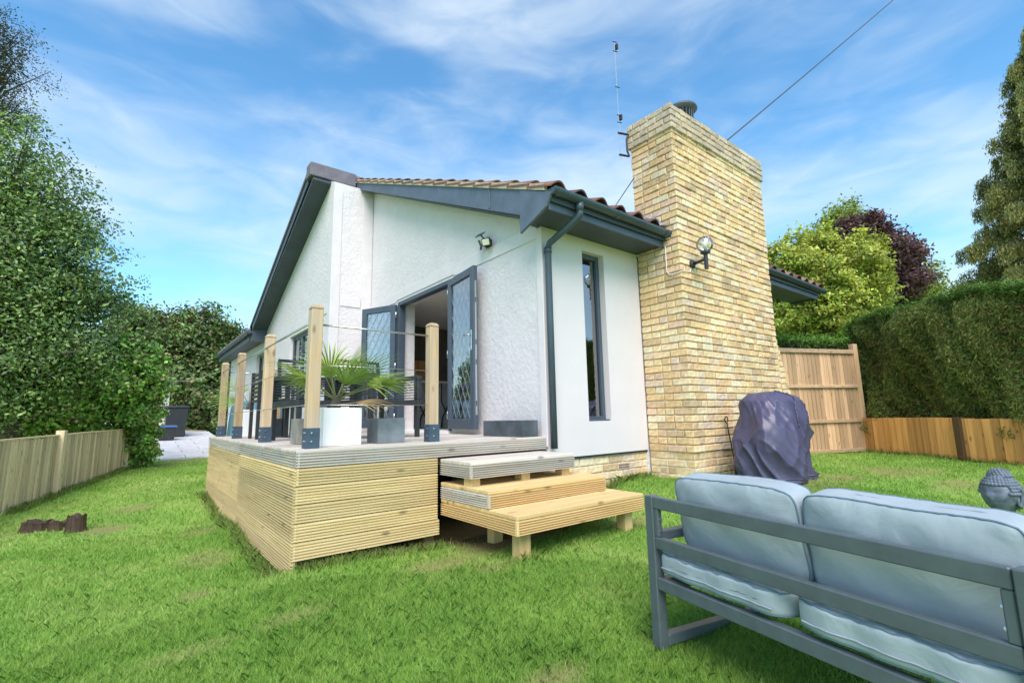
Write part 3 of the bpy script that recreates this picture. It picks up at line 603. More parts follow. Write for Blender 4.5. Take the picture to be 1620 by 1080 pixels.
o = bst.build('bricks', M['brick'], chim); o['kind'] = 'stuff'
print('bricks', len(BR))
# brick plinth under the white panel
plin = bx('plinth', M['mortar'], house, HX+.03, CHX, HY+.045, HY+.3, .0, .56, 0)
for k in range(5):
    z = .155+k*CRS; s_ = HX+.02-(k % 2)*.1
    while s_ < CHX-.03:
        l = min(.215, CHX-.004-s_)
        if l > .05 and s_ > HX: 
            me = random.choice(lib('S', .215))[0] if abs(l-.215) < .001 else brick_mb(l, BH, .06, random.choice(BC)).mesh('brick', M['brick'], False, .006)
            if not (k == 3 and 4.05 < s_ < 4.28): link('brick', me, plin, Vector((s_, HY+.034, z))-woff(plin))
            else:
                ab = MB().box(s_, s_+.215, HY+.03, HY+.08, z, z+.069).build('air_brick', M['terracotta'], plin, bev=.004)
                for r_ in range(2):
                    for c_ in range(9): MB().box(s_+.018+c_*.02, s_+.028+c_*.02, HY+.0285, HY+.035, z+.014+r_*.025, z+.03+r_*.025).build('vent_hole', M['black_metal'], ab) if False else None
                h = MB()
                for r_ in range(2):
                    for c_ in range(9): h.box(s_+.016+c_*.0205, s_+.027+c_*.0205, HY+.0275, HY+.035, z+.012+r_*.026, z+.03+r_*.026)
                h.build('vent_holes', M['black_metal'], plin)
        s_ += l+.012
# lead flashing steps where the tiles meet the chimney
for k in range(3): MB().prism([(CHX-.012, 3.10+k*.13, roofz(3.10+k*.13)+.01), (CHX-.012, 3.27+k*.13, roofz(3.27+k*.13)+.0), (CHX-.012, 3.25+k*.13, roofz(3.27+k*.13)+.13), (CHX-.012, 3.16+k*.13, roofz(3.16+k*.13)+.12)], (.012, 0, 0)).build('flashing', M['lead'], chim)
MB().prism([(CHX-.17, 3.06, roofz(3.06)+.0), (CHX-.01, 3.06, roofz(3.06)+.06), (CHX-.01, 3.5, roofz(3.5)+.07), (CHX-.17, 3.5, roofz(3.5)+.02)], (0, 0, .008)).build('flashing', M['lead'], chim)
# flue cowl
cw = MB().lathe([(.09, 4.6), (.09, 4.83), (.10, 4.84), (.10, 4.86)], (5.55, 3.2, 0), 20).build('flue', M['zinc_dark'], chim, smooth=False)
mb = MB()
for k in range(20): a = 2*math.pi*k/20; mb.tube([(5.55+.13*math.cos(a), 3.2+.13*math.sin(a), 4.86), (5.55+.15*math.cos(a), 3.2+.15*math.sin(a), 5.02)], .007, 5)
mb.build('cowl_cage', M['zinc_dark'], chim); MB().lathe([(.15, 4.855), (.155, 4.87), (.10, 4.875)], (5.55, 3.2, 0), 20).build('cowl_ring', M['zinc_dark'], chim); MB().lathe([(.155, 5.0), (.20, 5.03), (.19, 5.06), (.05, 5.09)], (5.55, 3.2, 0), 24).build('cowl_cap', M['zinc_dark'], chim, smooth=True)
# doors
def door_leaf(h, f, name_label, handle_free, hinge_face):
    """leaf standing from hinge h to free edge f (plan points)"""
    h = np.array((*h, 0.0)); f = np.array((*f, 0.0)); d = f-h; W = np.linalg.norm(d); d /= W; nrm = np.array((d[1], -d[0], 0)); up = np.array((0, 0, 1.0))
    if nrm[0] > 0: nrm = -nrm
    z0, z1 = .862, 2.765; T = .03; mb = MB(); fw = .095
    def pc(s0, s1, a, b_, th=T, o=0): return (h+d*(s0+s1)/2+up*(a+b_)/2+nrm*o, (d, nrm, up), ((s1-s0)/2, th, (b_-a)/2))
    mb.obox(*pc(0, fw, z0, z1)); mb.obox(*pc(W-fw, W, z0, z1)); mb.obox(*pc(fw, W-fw, z0, z0+.12)); mb.obox(*pc(fw, W-fw, z1-fw, z1))
    dr = mb.build('door', M['anthracite'], house, bev=.006)
    MB().obox(*pc(fw-.01, W-fw+.01, z0+.11, z1-fw+.01, .008)).build('pane', M['glass'], dr)
    lt = MB(); gw = W-2*fw; gh = z1-fw-(z0+.12); P0 = h+d*fw+up*(z0+.12)
    for sgn in (1, -1):
        k = -30
        for k in range(-30, 30):
            # lines y = sgn*1.65*x + k*.2
            pts = []
            c0 = k*.215
            for xx in np.linspace(0, gw, 60):
                yy = sgn*1.7*xx+c0
                if 0 <= yy <= gh: pts.append((xx, yy))
            if len(pts) > 1 and pts[-1][0]-pts[0][0] > .02: lt.bar(P0+d*pts[0][0]+up*pts[0][1], P0+d*pts[-1][0]+up*pts[-1][1], .0045, .019, nrm)
    lt.build('lead_lattice', M['lead'], dr)
    if handle_free:
        s_ = W-.05
        for o_ in (.033,): 
            MB().obox(h+d*s_+up*1.88+nrm*o_, (d, nrm, up), (.016, .005, .12)).build('handle_plate', M['steel'], dr, bev=.003)
            MB().tube([h+d*s_+up*1.94+nrm*.03, h+d*s_+up*1.94+nrm*.075, h+d*(s_-.12)+up*1.945+nrm*.075], .009, 8).build('handle', M['steel'], dr, smooth=True)
            MB().tube([h+d*s_+up*1.80+nrm*.03, h+d*s_+up*1.80+nrm*.06, h+d*(s_+.004)+up*1.74+nrm*.06], .006, 6).build('key', M['steel'], dr)
        lk = MB().obox(h+d*(W+.003)+up*1.8, (d, nrm, up), (.003, .011, .78)).build('lock_strip', M['steel'], dr)
        for zz in (1.15, 1.62, 1.85, 2.35): MB().obox(h+d*(W+.007)+up*zz, (d, nrm, up), (.002, .005, .03)).build('keep', M['black_metal'], dr)
    for zz in (1.03, 1.8, 2.6): MB().tube([h+up*(zz-.05)-d*.012+nrm*.02, h+up*(zz+.05)-d*.012+nrm*.02], .012, 8).build('hinge', M['steel'], dr, smooth=True)
    return dr
door_leaf((3.150, 5.27), (3.055, 4.53), 'r', True, 1)
door_leaf((3.150, 6.885), (2.86, 7.51), 'l', False, 1)
MB().box(HX-.02, HX+.09, OY0, OY0+.06, .835, OZ).box(HX-.02, HX+.09, OY1-.06, OY1, .835, OZ).box(HX-.02, HX+.09, OY0+.06, OY1-.06, OZ-.06, OZ).build('door_frame', M['anthracite'], house, bev=.004)

# ------------------------------------------------------------------ deck
DX, DZ = .90, .80
deck = thing('timber_deck', 'raised timber deck with grooved board skirting outside the open doors', 'deck', (DX+1, HY+2, 0))
def grooved(p0, p1, z0, z1, nrm, name, mat, par, th=.028, ng=7, gw=.0075):
    """grooved decking board standing on edge from p0 to p1 (plan), ribbed face towards nrm"""
    p0 = np.array((*p0, 0.0)); p1 = np.array((*p1, 0.0)); n_ = np.array((*nrm, 0.0)); h = z1-z0; prof = [(0, 0)]
    st_ = h/ng
    for k in range(ng): b0 = k*st_; prof += [(th-.004, b0+.0002), (th, b0+.003), (th, b0+st_-gw-.0025), (th-gw*1.7, b0+st_-gw), (th-gw*1.7, b0+st_-.0005)]
    prof += [(0, h)]
    q = [p0-n_*(th-a)+np.array((0, 0, z0+b_)) for a, b_ in prof]
    return MB().prism(q, p1-p0).build(name, mat, par)
# deck surface boards, running along X
y = HY+.002
while y < 8.05:
    MB().box(DX+.001, HX-.013, y, min(y+.138, 8.08), DZ-.028, DZ).build('deck_board', M['grey_wood'][0], deck, bev=.004); y += .144
FY = HY+.0
grooved((DX, FY), (HX-.016, FY), .683, .797, (0, -1), 'fascia_board', M['grey_wood'][0], deck, ng=6)
for y0, y1 in ((FY+.003, 5.62), (5.625, 8.08)): grooved((DX, y0), (DX, y1), .683, .797, (-1, 0), 'fascia_board', M['grey_wood'][1], deck, ng=6)
for k in range(5):
    z1 = .678-k*.1195; e = 1.985 if k < 4 else 2.0
    grooved((DX-.004+.012, FY-.0), (e, FY-.0), z1-.1145, z1, (0, -1), 'skirt_board', M['pine'][0], deck, ng=6, gw=.0062)
for k in range(6):
    z1 = .678-k*.1195
    grooved((DX-.004, FY+.002), (DX-.004, 5.60), z1-.1135, z1, (-1, 0), 'skirt_board', M['pine'][1], deck, ng=6, gw=.0088)
    grooved((DX-.001, 5.606), (DX-.001, 8.06), z1-.1135, z1, (-1, 0), 'skirt_board', M['pine'][1], deck, ng=6, gw=.0088)
for x in (1.0, 1.5, 1.95, 3.0):
    for y in (3.62, 5.6, 7.9): bx('support_post', M['old_post'], deck, x-.045, x+.045, y-.045, y+.045, gz(x, y)-.1, .68)
bx('corner_batten', M['pine_warm'][2], deck, DX+.005, DX+.045, FY+.03, FY+.07, -.08, .67); 
for y in (3.56, 8.02): bx('joist', M['dark_wood'], deck, DX+.03, HX-.03, y, y+.04, .62, .765)
for x in np.arange(1.3, 3.1, .4): bx('joist', M['dark_wood'], deck, x, x+.045, 3.61, 8.01, .63, .765)
# steps
def step(name, label, x0, x1, yf, zt, h, mats, legs, yb=HY-.032):
    th = thing(name, label, 'step', ((x0+x1)/2, (yf+yb)/2, zt-h)); n = max(2, round((yb-yf)/.145)); wd = (yb-yf)/n
    for k in range(n): MB().box(x0+.002, x1-.002, yf+k*wd+.003, yf+(k+1)*wd-.003, zt-.028, zt).build('tread_board', M[mats[0]][0], th, bev=.004)
    grooved((x0+.001, yf), (x1-.001, yf), zt-h, zt-.029, (0, -1), 'front_board', M[mats[1]][0], th, ng=6)
    grooved((x0, yf+.027), (x0, yb), zt-h, zt-.029, (-1, 0), 'side_board', M[mats[2]][1], th, ng=6); grooved((x1, yf+.027), (x1, yb), zt-h, zt-.029, (1, 0), 'side_board', M[mats[2]][1], th, ng=6)
    bx('corner_strip', M[mats[2]][2], th, x0-.003, x0+.016, yf-.003, yf+.016, zt-h+.001, zt-.03, .002)
    for (lx, ly, zb) in legs: bx('leg', M['pine_warm'][2], th, lx-.045, lx+.045, ly-.045, ly+.045, zb, zt-h*.6)
    return th
step('deck_step', 'grey weathered top step directly below the deck edge', 1.985, 3.06, 3.02, .672, .122, ('grey_wood', 'grey_wood', 'grey_wood'), [(2.06, 3.12, .47), (2.55, 3.12, .47), (3.0, 3.12, .47)])
step('deck_step', 'middle yellow timber step with a greyed side board', 1.99, 3.21, 2.81, .492, .122, ('pine_warm', 'pine_warm', 'grey_wood'), [])
step('deck_step', 'lowest and widest yellow timber step on stout legs above the grass', 1.992, 3.30, 2.50, .366, .124, ('pine_warm', 'pine_warm', 'pine_warm'), [(2.12, 2.62, gz(2.12, 2.62)-.05), (2.34, 3.22, gz(2.34, 3.22)-.05), (3.19, 2.62, gz(3.19, 2.62)-.05), (2.65, 3.2, gz(2.65, 3.2)-.05), (3.19, 3.2, gz(3.19, 3.2)-.05)])
# railing
rail = thing('deck_railing', 'timber post railing with steel top rods and wires along the deck edge', 'railing', (1.04, 5.5, DZ))
PP = [(1.04, 3.68, 1.855), (2.03, 3.69, 1.82), (1.04, 5.19, 1.85), (1.04, 6.74, 1.845), (1.03, 8.0, 1.845), (1.75, 8.02, 1.80)]
for (px, py, pt) in PP:
    a = .043
    p = MB().box(px-a, px+a, py-a, py+a, DZ+.13, pt-.035).build('post', M['post'], rail, bev=.005)
    MB().add([(px+sx*s_, py+sy*s_, z) for s_, z in ((a, pt-.034), (a*1.04, pt-.02), (a*.72, pt)) for sx, sy in ((-1, -1), (1, -1), (1, 1), (-1, 1))], [(0, 1, 5, 4), (1, 2, 6, 5), (2, 3, 7, 6), (3, 0, 4, 7), (4, 5, 9, 8), (5, 6, 10, 9), (6, 7, 11, 10), (7, 4, 8, 11), (8, 9, 10, 11), (3, 2, 1, 0)]).build('post_cap', M['post'], p, bev=.003)
    MB().box(px-a-.006, px+a+.006, py-a-.006, py+a+.006, DZ, DZ+.145).build('metal_shoe', M['shoe'], p, bev=.002)
    for zz in (.05, .11):
        MB().tube([(px-.012, py-a-.005, DZ+zz), (px-.012, py-a-.014, DZ+zz)], .007, 6).build('bolt', M['steel'], p)
        MB().tube([(px-a-.005, py-.012, DZ+zz), (px-a-.014, py-.012, DZ+zz)], .007, 6).build('bolt', M['steel'], p)
def rod(a, b_, z, r, nm): MB().tube([(*a, z), (*b_, z-.003)], r, 8).build(nm, M['steel'], rail, smooth=True)
for z, r, nm in ((1.71, .0075, 'top_rod'), (1.405, .0028, 'wire'), (1.11, .0028, 'wire')):
    rod((1.083, 3.68), (1.985, 3.69), z, r, nm); rod((1.0, 3.73), (1.0, 5.19), z, r, nm); rod((1.0, 5.19), (1.0, 6.74), z, r, nm); rod((1.0, 6.74), (1.0, 8.0), z, r, nm); rod((1.07, 8.0), (1.71, 8.02), z, r, nm)

# ------------------------------------------------------------------ planters, palm, furniture on the deck
def planter(name, label, mat, x0, x1, y0, y1, h, soil=True, z=DZ, group=None):
    t_ = thing(name, label, 'planter', ((x0+x1)/2, (y0+y1)/2, z), group=group); w_ = .018
    MB().box(x0, x1, y0, y0+w_, z+.001, z+h).box(x0, x1, y1-w_, y1, z+.001, z+h).box(x0, x0+w_, y0+w_, y1-w_, z+.001, z+h).box(x1-w_, x1, y0+w_, y1-w_, z+.001, z+h).box(x0+w_, x1-w_, y0+w_, y1-w_, z+.002, z+.02).build('body', mat, t_, bev=.003)
    if soil: MB().box(x0+w_, x1-w_, y0+w_, y1-w_, z+.03, z+h-.04).build('soil', M['soil'], t_)
    return t_
planter('planter', 'glossy white cube planter holding the large palm', M['white_gloss'], 1.16, 1.46, 3.80, 4.10, .292)
planter('planter', 'mottled brown grey cube planter left of the white planter', M['zinc_brown'], 1.12, 1.34, 4.36, 4.58, .215)
planter('planter', 'grey zinc cube planter between the white planter and the front right post', M['zinc'], 1.60, 1.835, 3.80, 4.035, .205)
planter('planter', 'long low dark zinc trough against the rendered wall', M['zinc_dark'], 2.93, 3.12, 3.56, 4.22, .158)
planter('planter', 'white planter with a small palm at the far end of the deck', M['white_gloss'], 1.14, 1.42, 7.35, 7.63, .36)
planter('planter', 'dark grey cube planter beside the dining chair on the deck', M['zinc_dark'], 1.36, 1.60, 6.7, 6.94, .23)
planter('planter', 'white tall planter behind the black armchairs', M['white_gloss'], 1.55, 1.9, 6.0, 6.35, .40)
def fan(mb, base, tipdir, L_, nbl, spread, blade, col):
    base = np.array(base, float); d = np.array(tipdir, float); d /= np.linalg.norm(d); hub = base+d*L_; hub[2] -= .12*L_*L_
    mid = base+d*L_*.5; mb.tube([base, mid, hub], [.006, .005, .004], 5); dd = hub-mid; dd /= np.linalg.norm(dd)
    side = np.cross(dd, (0, 0, 1)); side /= np.linalg.norm(side)+1e-9; nn = np.cross(side, dd); 
    ro = random.uniform(-.6, .6); side, nn = side*math.cos(ro)+nn*math.sin(ro), nn*math.cos(ro)-side*math.sin(ro)
    for k in range(nbl):
        a = (k/(nbl-1)-.5)*2*spread; l = 1.5*blade*(1-.25*abs(k/(nbl-1)-.5)*2)*random.uniform(.9, 1.08); v_ = dd*math.cos(a)+side*math.sin(a); v_ /= np.linalg.norm(v_)
        wv = .0095; sv = np.cross(v_, nn); sv /= np.linalg.norm(sv); n_ = 5; vs = []; fs = []; c = np.array(col)*random.uniform(.75, 1.25)
        for i in range(n_+1):
            u = i/n_; p = hub+v_*l*u; p = p+np.array((0, 0, -.22*l*u**2.4)); ww = wv*(.45+1.1*u-1.5*u*u) if u < .6 else wv*.57*(1-(u-.6)/.4)+.0008
            vs += [p+sv*ww, p-nn*ww*.35, p-sv*ww]
        for i in range(n_): fs += [(3*i, 3*i+1, 3*i+4, 3*i+3), (3*i+1, 3*i+2, 3*i+5, 3*i+4)]
        mb.add(vs, fs, tuple(c))
def palm(label, base, sc, fronds, dead=()):
    t_ = thing('palm', label, 'palm', base); tr = MB(); bp = np.array(base)
    tr.tube([bp, bp+(0, 0, .07*sc), bp+(.01, 0, .14*sc)], [.035*sc, .04*sc, .025*sc], 9); tr.build('trunk', M['bark'], t_, smooth=True)
    for (dx, dy, dz, L_, bl) in fronds:
        mb = MB(); col = random.choice([(.27, .38, .075), (.34, .44, .095), (.20, .31, .065)]); fan(mb, bp+(0, 0, .10*sc), (dx, dy, dz), L_*sc, 17, 1.15, bl*sc, col)
        mb.t = [q or (.2, .24, .07) for q in mb.t]; mb.build('frond', M['palm'], t_)
    for (dx, dy, dz, L_, bl) in dead:
        mb = MB(); fan(mb, bp+(0, 0, .06*sc), (dx, dy, dz), L_*sc, 8, .5, bl*sc, (.40, .28, .13)); mb.t = [q or (.4, .3, .15) for q in mb.t]; mb.build('dead_frond', M['palm'], t_)
r2 = cr[:2]; f2 = cf[:2]/np.linalg.norm(cf[:2])
def pd(rx, fy, z): return (r2[0]*rx+f2[0]*fy, r2[1]*rx+f2[1]*fy, z)
palm('fan palm with spiky green fronds in the white cube planter', (1.30, 3.95, DZ+.255), 1, [(*pd(-.8, -.2, .75), .24, .27), (*pd(-.35, .3, 1.1), .27, .28), (*pd(.35, .3, 1.2), .26, .28), (*pd(.8, -.1, .85), .24, .30), (*pd(1.0, .2, .55), .27, .30), (*pd(1.2, -.25, .42), .42, .22), (*pd(-.15, -.4, 1.0), .20, .25), (*pd(.1, .6, .9), .25, .26), (*pd(.45, -.4, .6), .18, .25), (*pd(-.9, .3, .45), .24, .27), (*pd(-1.1, -.1, .85), .30, .27), (*pd(-.6, .1, 1.2), .30, .26)], [(*pd(.9, -.1, .12), .16, .24)])
palm('small fan palm in the far white planter on the deck', (1.28, 7.49, DZ+.32), 1.0, [(*pd(-.5, 0, .8), .20, .30), (*pd(.3, .3, .9), .2, .26), (*pd(.8, 0, .5), .2, .26), (*pd(-.6, -.3, .25), .15, .3), (*pd(0, 0, 1), .2, .26)])
def armchair(label, c, rz, wd=.66, dp_=.70):
    t_ = thing('garden_armchair', label, 'armchair', (c[0], c[1], DZ), rz, 'black slatted armchairs on the deck'); K = dict(local=True); mat = M['black_metal']; h0, h1 = .34, .66
    for sx in (-1, 1):
        x = sx*(wd/2-.03); mb = MB().box(x-.03, x+.03, -dp_/2, dp_/2, h1-.05, h1).box(x-.03, x+.03, -dp_/2, dp_/2, h0, h0+.06).box(x-.03, x+.03, -dp_/2, -dp_/2+.06, h0+.06, h1-.05).box(x-.03, x+.03, dp_/2-.06, dp_/2, h0+.06, h1-.05)
        a = mb.build('arm_frame', mat, t_, bev=.006, **K); sl_ = MB()
        for k in range(7): sl_.box(x-.012, x+.012, -dp_/2+.06, dp_/2-.06, h0+.075+k*.029, h0+.083+k*.029)
        sl_.build('slats', mat, a, **K)
        for sy in (-1, 1): MB().box(x-.02, x+.02, sy*(dp_/2-.04)-.02, sy*(dp_/2-.04)+.02, .001, h0).build('leg', mat, t_, **K)
    y0 = dp_/2-.06; b_ = MB().bar((-wd/2+.06, y0+.06, .84), (wd/2-.06, y0+.06, .84), .03, .03).bar((-wd/2+.07, y0, h0+.1), (-wd/2+.07, y0+.06, .83), .03, .03, (0, 1, 0)).bar((wd/2-.07, y0, h0+.1), (wd/2-.07, y0+.06, .83), .03, .03, (0, 1, 0)).build('backrest_frame', mat, t_, **K); sl_ = MB()
    for k in range(14): u = k/14; sl_.box(-wd/2+.085, wd/2-.085, y0+.06*u-.006, y0+.06*u+.006, h0+.12+k*.026, h0+.13+k*.026)
    sl_.build('slats', mat, b_, **K)
    MB().box(-wd/2+.06, wd/2-.06, -dp_/2, dp_/2-.06, h0+.0, h0+.05).build('seat', mat, t_, bev=.006, **K)
    return t_
armchair('black slatted armchair just left of the corner post, behind the palm', (1.52, 5.25), math.radians(8))
armchair('black slatted armchair in front of the open left door leaf', (2.08, 5.0), math.radians(14))
# dark dining table and chair further along the deck
t_ = thing('dining_table', 'dark rectangular dining table on the deck behind the armchairs', 'table', (1.9, 6.9, DZ))
bx('table_top', M['black_metal'], t_, 1.45, 2.35, 6.3, 7.5, DZ+.70, DZ+.74)
for x in (1.5, 2.3):
    for y in (6.36, 7.44): bx('leg', M['black_metal'], t_, x-.025, x+.025, y-.025, y+.025, DZ, DZ+.70)
t_ = thing('dining_chair', 'black slatted chair by the third railing post', 'chair', (1.32, 6.3, DZ))
for x in (1.14, 1.5):
    for y in (6.1, 6.5): bx('leg', M['black_metal'], t_, x-.018, x+.018, y-.018, y+.018, DZ, DZ+(.42 if x > 1.2 else .78))
bx('seat', M['black_metal'], t_, 1.13, 1.52, 6.08, 6.52, DZ+.42, DZ+.45)
for k in range(6): bx('back_slat', M['black_metal'], t_, 1.13, 1.15, 6.12, 6.48, DZ+.47+k*.05, DZ+.50+k*.05, .002)
bx('arm', M['black_metal'], t_, 1.13, 1.5, 6.07, 6.11, DZ+.62, DZ+.65)
# rolled teal tarpaulin at the end of the deck
def dome(name, label, cat, c, rx, ry, h, mat, z0, pleat=.06, seg=72, rows=26, sq=2.6, top_fn=None, rz=0, folds=9, seed=0):
    mb = MB(); vs = []; fs = []; rs = np.random.default_rng(seed); ph = rs.uniform(0, 6.28, 8)
    for j in range(rows+1):
        u = j/rows
        for i in range(seg):
            a = 2*math.pi*i/seg; ca, sa = math.cos(a), math.sin(a); rr = 1/((abs(ca)**sq+abs(sa)**sq)**(1/sq))
            if u < .3: rad = rr*(u/.3)**.75*.92; z = h-(.06*h)*(u/.3)**2.5
            else: q = (u-.3)/.7; rad = rr*(.92+.10*q+.05*math.sin(q*3.1)); z = h*.94*(1-q)
            pl = pleat*min(1, u/.35)*(.5+.9*max(0, u-.3))*(math.sin(folds*a+ph[0]+2.4*u)+.6*math.sin((folds*2+1)*a+ph[1]-3*u)+.5*math.sin(3*a+ph[2]+5*u))
            rad += pl; x = ca*rad*rx; y = sa*rad*ry; dz = .02*h*math.sin(5*a+ph[3]+9*u)*(u < .6)
            if top_fn: z += top_fn(x, y)*(1-max(0, (u-.3)/.7))
            X = x*math.cos(rz)-y*math.sin(rz); Y = x*math.sin(rz)+y*math.cos(rz); vs.append((c[0]+X, c[1]+Y, z0+max(0, z+dz*(1-u))))
    for j in range(rows): fs += [(j*seg+i, (j+1)*seg+i, (j+1)*seg+(i+1) % seg, j*seg+(i+1) % seg) for i in range(seg)]
    mb.add(vs, fs); return mb
tp = dome('', '', '', (1.72, 9.2), .42, .5, 1.36, M['tarp'], gz(1.72, 9.2)-.01, .05, seed=3).build('covered_furniture', M['tarp'], None, smooth=True); tag(tp, 'teal tarpaulin cover over furniture beyond the far end of the deck', 'cover')

# inside the room
t_ = thing('folding_table', 'white counter table with bent black legs inside the room', 'table', (4.7, 8.5, .80))
bx('table_top', M['white_gloss'], t_, 3.6, 5.9, 8.2, 8.85, 1.665, 1.70)
for x in (3.85, 4.25, 4.75, 5.25, 5.7):
    for y_, sg in ((8.25, 1), (8.8, -1)): MB().tube([(x, y_, 1.665), (x, y_, 1.3), (x+sg*.16, y_, 1.0), (x+sg*.18, y_, .80)], .014, 6).build('leg', M['black_metal'], t_, smooth=True)
for x, wd, lb in ((4.22, .13, 'narrow orange brown box standing on the indoor counter'), (4.40, .20, 'wider orange brown box on the indoor counter')):
    b_ = MB().box(x-wd/2, x+wd/2, 8.35, 8.65, 1.702, 2.10).build('storage_box', M['cardboard'], None, bev=.006); tag(b_, lb, 'box')
c_ = MB()
P = [(3.60+.05*math.sin(i*1.7), 5.50+.02*math.cos(i*2.3), .81+.028*i) for i in range(19)]
c_.tube(P, [.022+.008*math.sin(i*1.9) for i in range(19)], 8); o = c_.build('coiled_hose', M['white_gloss'], None, smooth=True); tag(o, 'white and grey tangled lead hanging inside by the right door leaf', 'cable')
# ------------------------------------------------------------------ small fittings
# wall lamp
lx, lz = 5.0, 2.70
t_ = thing('wall_lamp', 'black wall lamp with a clear globe on the brick chimney', 'lamp', (lx, 2.91, lz-.08))
MB().lathe([(.05, 0), (.05, -.02), (.03, -.035)], (lx, 2.915, lz), 18, axis=1).build('wall_plate', M['black_metal'], t_); MB().tube([(lx, 2.89, lz), (lx, 2.735, lz+.02)], .017, 10).build('arm', M['black_metal'], t_, smooth=True)
MB().lathe([(.018, lz-.10), (.023, lz-.10), (.023, lz+.07), (.03, lz+.075), (.055, lz+.085), (.055, lz+.105), (.04, lz+.11)], (lx, 2.735, 0), 18).build('lamp_holder', M['black_metal'], t_, smooth=False)
gp = [(.045+.0*k, 0) for k in range(0)]; gc = lz+.19; prof = [(max(.005, .095*math.sin(a)), gc-.095*math.cos(a)) for a in np.linspace(.5, math.pi-.01, 16)]
MB().lathe(prof, (lx, 2.735, 0), 24).build('globe', M['globe'], t_, smooth=True); MB().lathe([(.012, gc-.08), (.03, gc-.01), (.028, gc+.02), (.005, gc+.035)], (lx, 2.735, 0), 12).build('bulb', M['white_gloss'], t_, smooth=True)
o = MB().tube([(CHX-.004, 3.10, 2.93), (CHX-.008, 3.10, 2.62), (CHX-.008, 3.06, 2.57), (CHX-.008, 2.93, 2.575), (CHX-.002, 2.912, 2.58), (4.95, 2.912, 2.60), (4.98, 2.912, 2.66)], .006, 6).build('lamp_cable', M['trim_white'], None, smooth=True); tag(o, 'thin pale cable bent along the chimney bricks to the wall lamp', 'cable')
# twin security light
t_ = thing('security_light', 'black twin head solar security light on the rendered wall above the door', 'floodlight', (HX-.03, 4.40, 2.90))
bx('back_plate', M['black_metal'], t_, HX-.04, HX-.001, 4.36, 4.46, 2.98, 3.06)
for (y, d_) in ((4.47, (-.8, .5, -.35)), (4.34, (-.7, -.35, -.3))):
    d_ = np.array(d_)/np.linalg.norm(d_); s_ = np.cross((0, 0, 1), d_); s_ /= np.linalg.norm(s_); u_ = np.cross(d_, s_); c = np.array((HX-.10, y, 3.0)); h_ = MB().obox(c, (d_, s_, u_), (.014, .055, .045)).build('lamp_head', M['black_metal'], t_, bev=.005); MB().obox(c+d_*.0155, (d_, s_, u_), (.002, .043, .034)).build('led_panel', M['led'], h_)
    MB().bar((HX-.035, 4.41, 3.01), c-d_*.012, .015, .015).build('bracket', M['black_metal'], t_)
MB().obox((HX-.11, 4.45, 3.12), ((.8, -.2, .45), (.25, .97, 0), (-.45, 0, .9)), (.055, .05, .005)).build('solar_panel', M['zinc'], t_); MB().bar((HX-.03, 4.43, 3.05), (HX-.1, 4.45, 3.115), .012, .012).build('stem', M['black_metal'], t_)
# aerial bracket on the chimney
t_ = thing('aerial_mast', 'rusty wall bracket with a thin television aerial mast on the chimney side', 'aerial', (CHX-.08, 3.5, 4.2)); mb = MB()
for z in (4.24, 4.54): MB().bar((CHX-.03, 3.50, z), (CHX-.16, 3.56, z+.01), .03, .012).build('bracket_arm', M['iron'], t_)
MB().tube([(CHX-.034, 3.50, 4.54), (CHX-.06, 3.51, 4.47), (CHX-.06, 3.51, 4.31), (CHX-.034, 3.50, 4.24)], .012, 6).build('bracket_strut', M['iron'], t_)
MB().tube([(CHX-.135, 3.555, 4.18), (CHX-.135, 3.555, 5.9)], .003, 6).build('mast', M['lead'], t_)
for z in (4.70, 4.80, 5.2, 5.72, 5.86): MB().tube([(CHX-.16, 3.56, z), (CHX-.10, 3.54, z)], .006, 5).build('clamp', M['iron'], t_)
for z in (4.78, 5.80): MB().obox((CHX-.10, 3.55, z), ((1, 0, 0), (0, 1, 0), (0, 0, 1)), (.012, .02, .035)).build('junction', M['iron'], t_)
# overhead cable
A = np.array((6.35, 3.3, 4.70)); B = at(1412, -3, 11.0); B2 = A+(B-A)*2.2
o = MB().tube([A+(B2-A)*u+np.array((0, 0, -.25*u*(1-u))) for u in np.linspace(0, 1, 14)], .011, 6).build('overhead_cable', M['cable'], None); tag(o, 'dark overhead cable running from the chimney top into the sky', 'cable')
o = MB().tube([(CHX-.03, 3.45, 3.93), on(972, 328, 1, 4.2)], .006, 5).build('roof_cable', M['cable'], None); tag(o, 'thin dark wire from the chimney side down to the roof tiles', 'cable')
o = MB().tube([at(245, 600, 16.6), at(300, 603, 14), at(383, 575, 8.2)], .006, 5).build('washing_line', M['steel'], None); tag(o, 'thin washing line from the shed to the deck railing', 'line')
# poker leaning on the chimney
gq = gz(5.42, 2.84); P = [(5.42, 2.80, gq+.0), (5.42, 2.84, gq+.25), (5.42, 2.87, gq+.50), (5.42, 2.88, gq+.60)]
t_ = thing('fire_poker', 'black iron poker with a ring top leaning on the chimney beside the covered barbecue', 'poker', (5.42, 2.83, gq)); MB().tube(P, [.014, .008, .008, .008], 7).build('shaft', M['iron'], t_, smooth=True)
MB().tube([(5.42+.035*math.sin(a), 2.885, gq+.635-.035*math.cos(a)) for a in np.linspace(0, 6.1, 14)], .007, 6).build('ring', M['iron'], t_, smooth=True); bx('blade', M['iron'], t_, 5.36, 5.48, 2.77, 2.81, gq-.005, gq+.12)
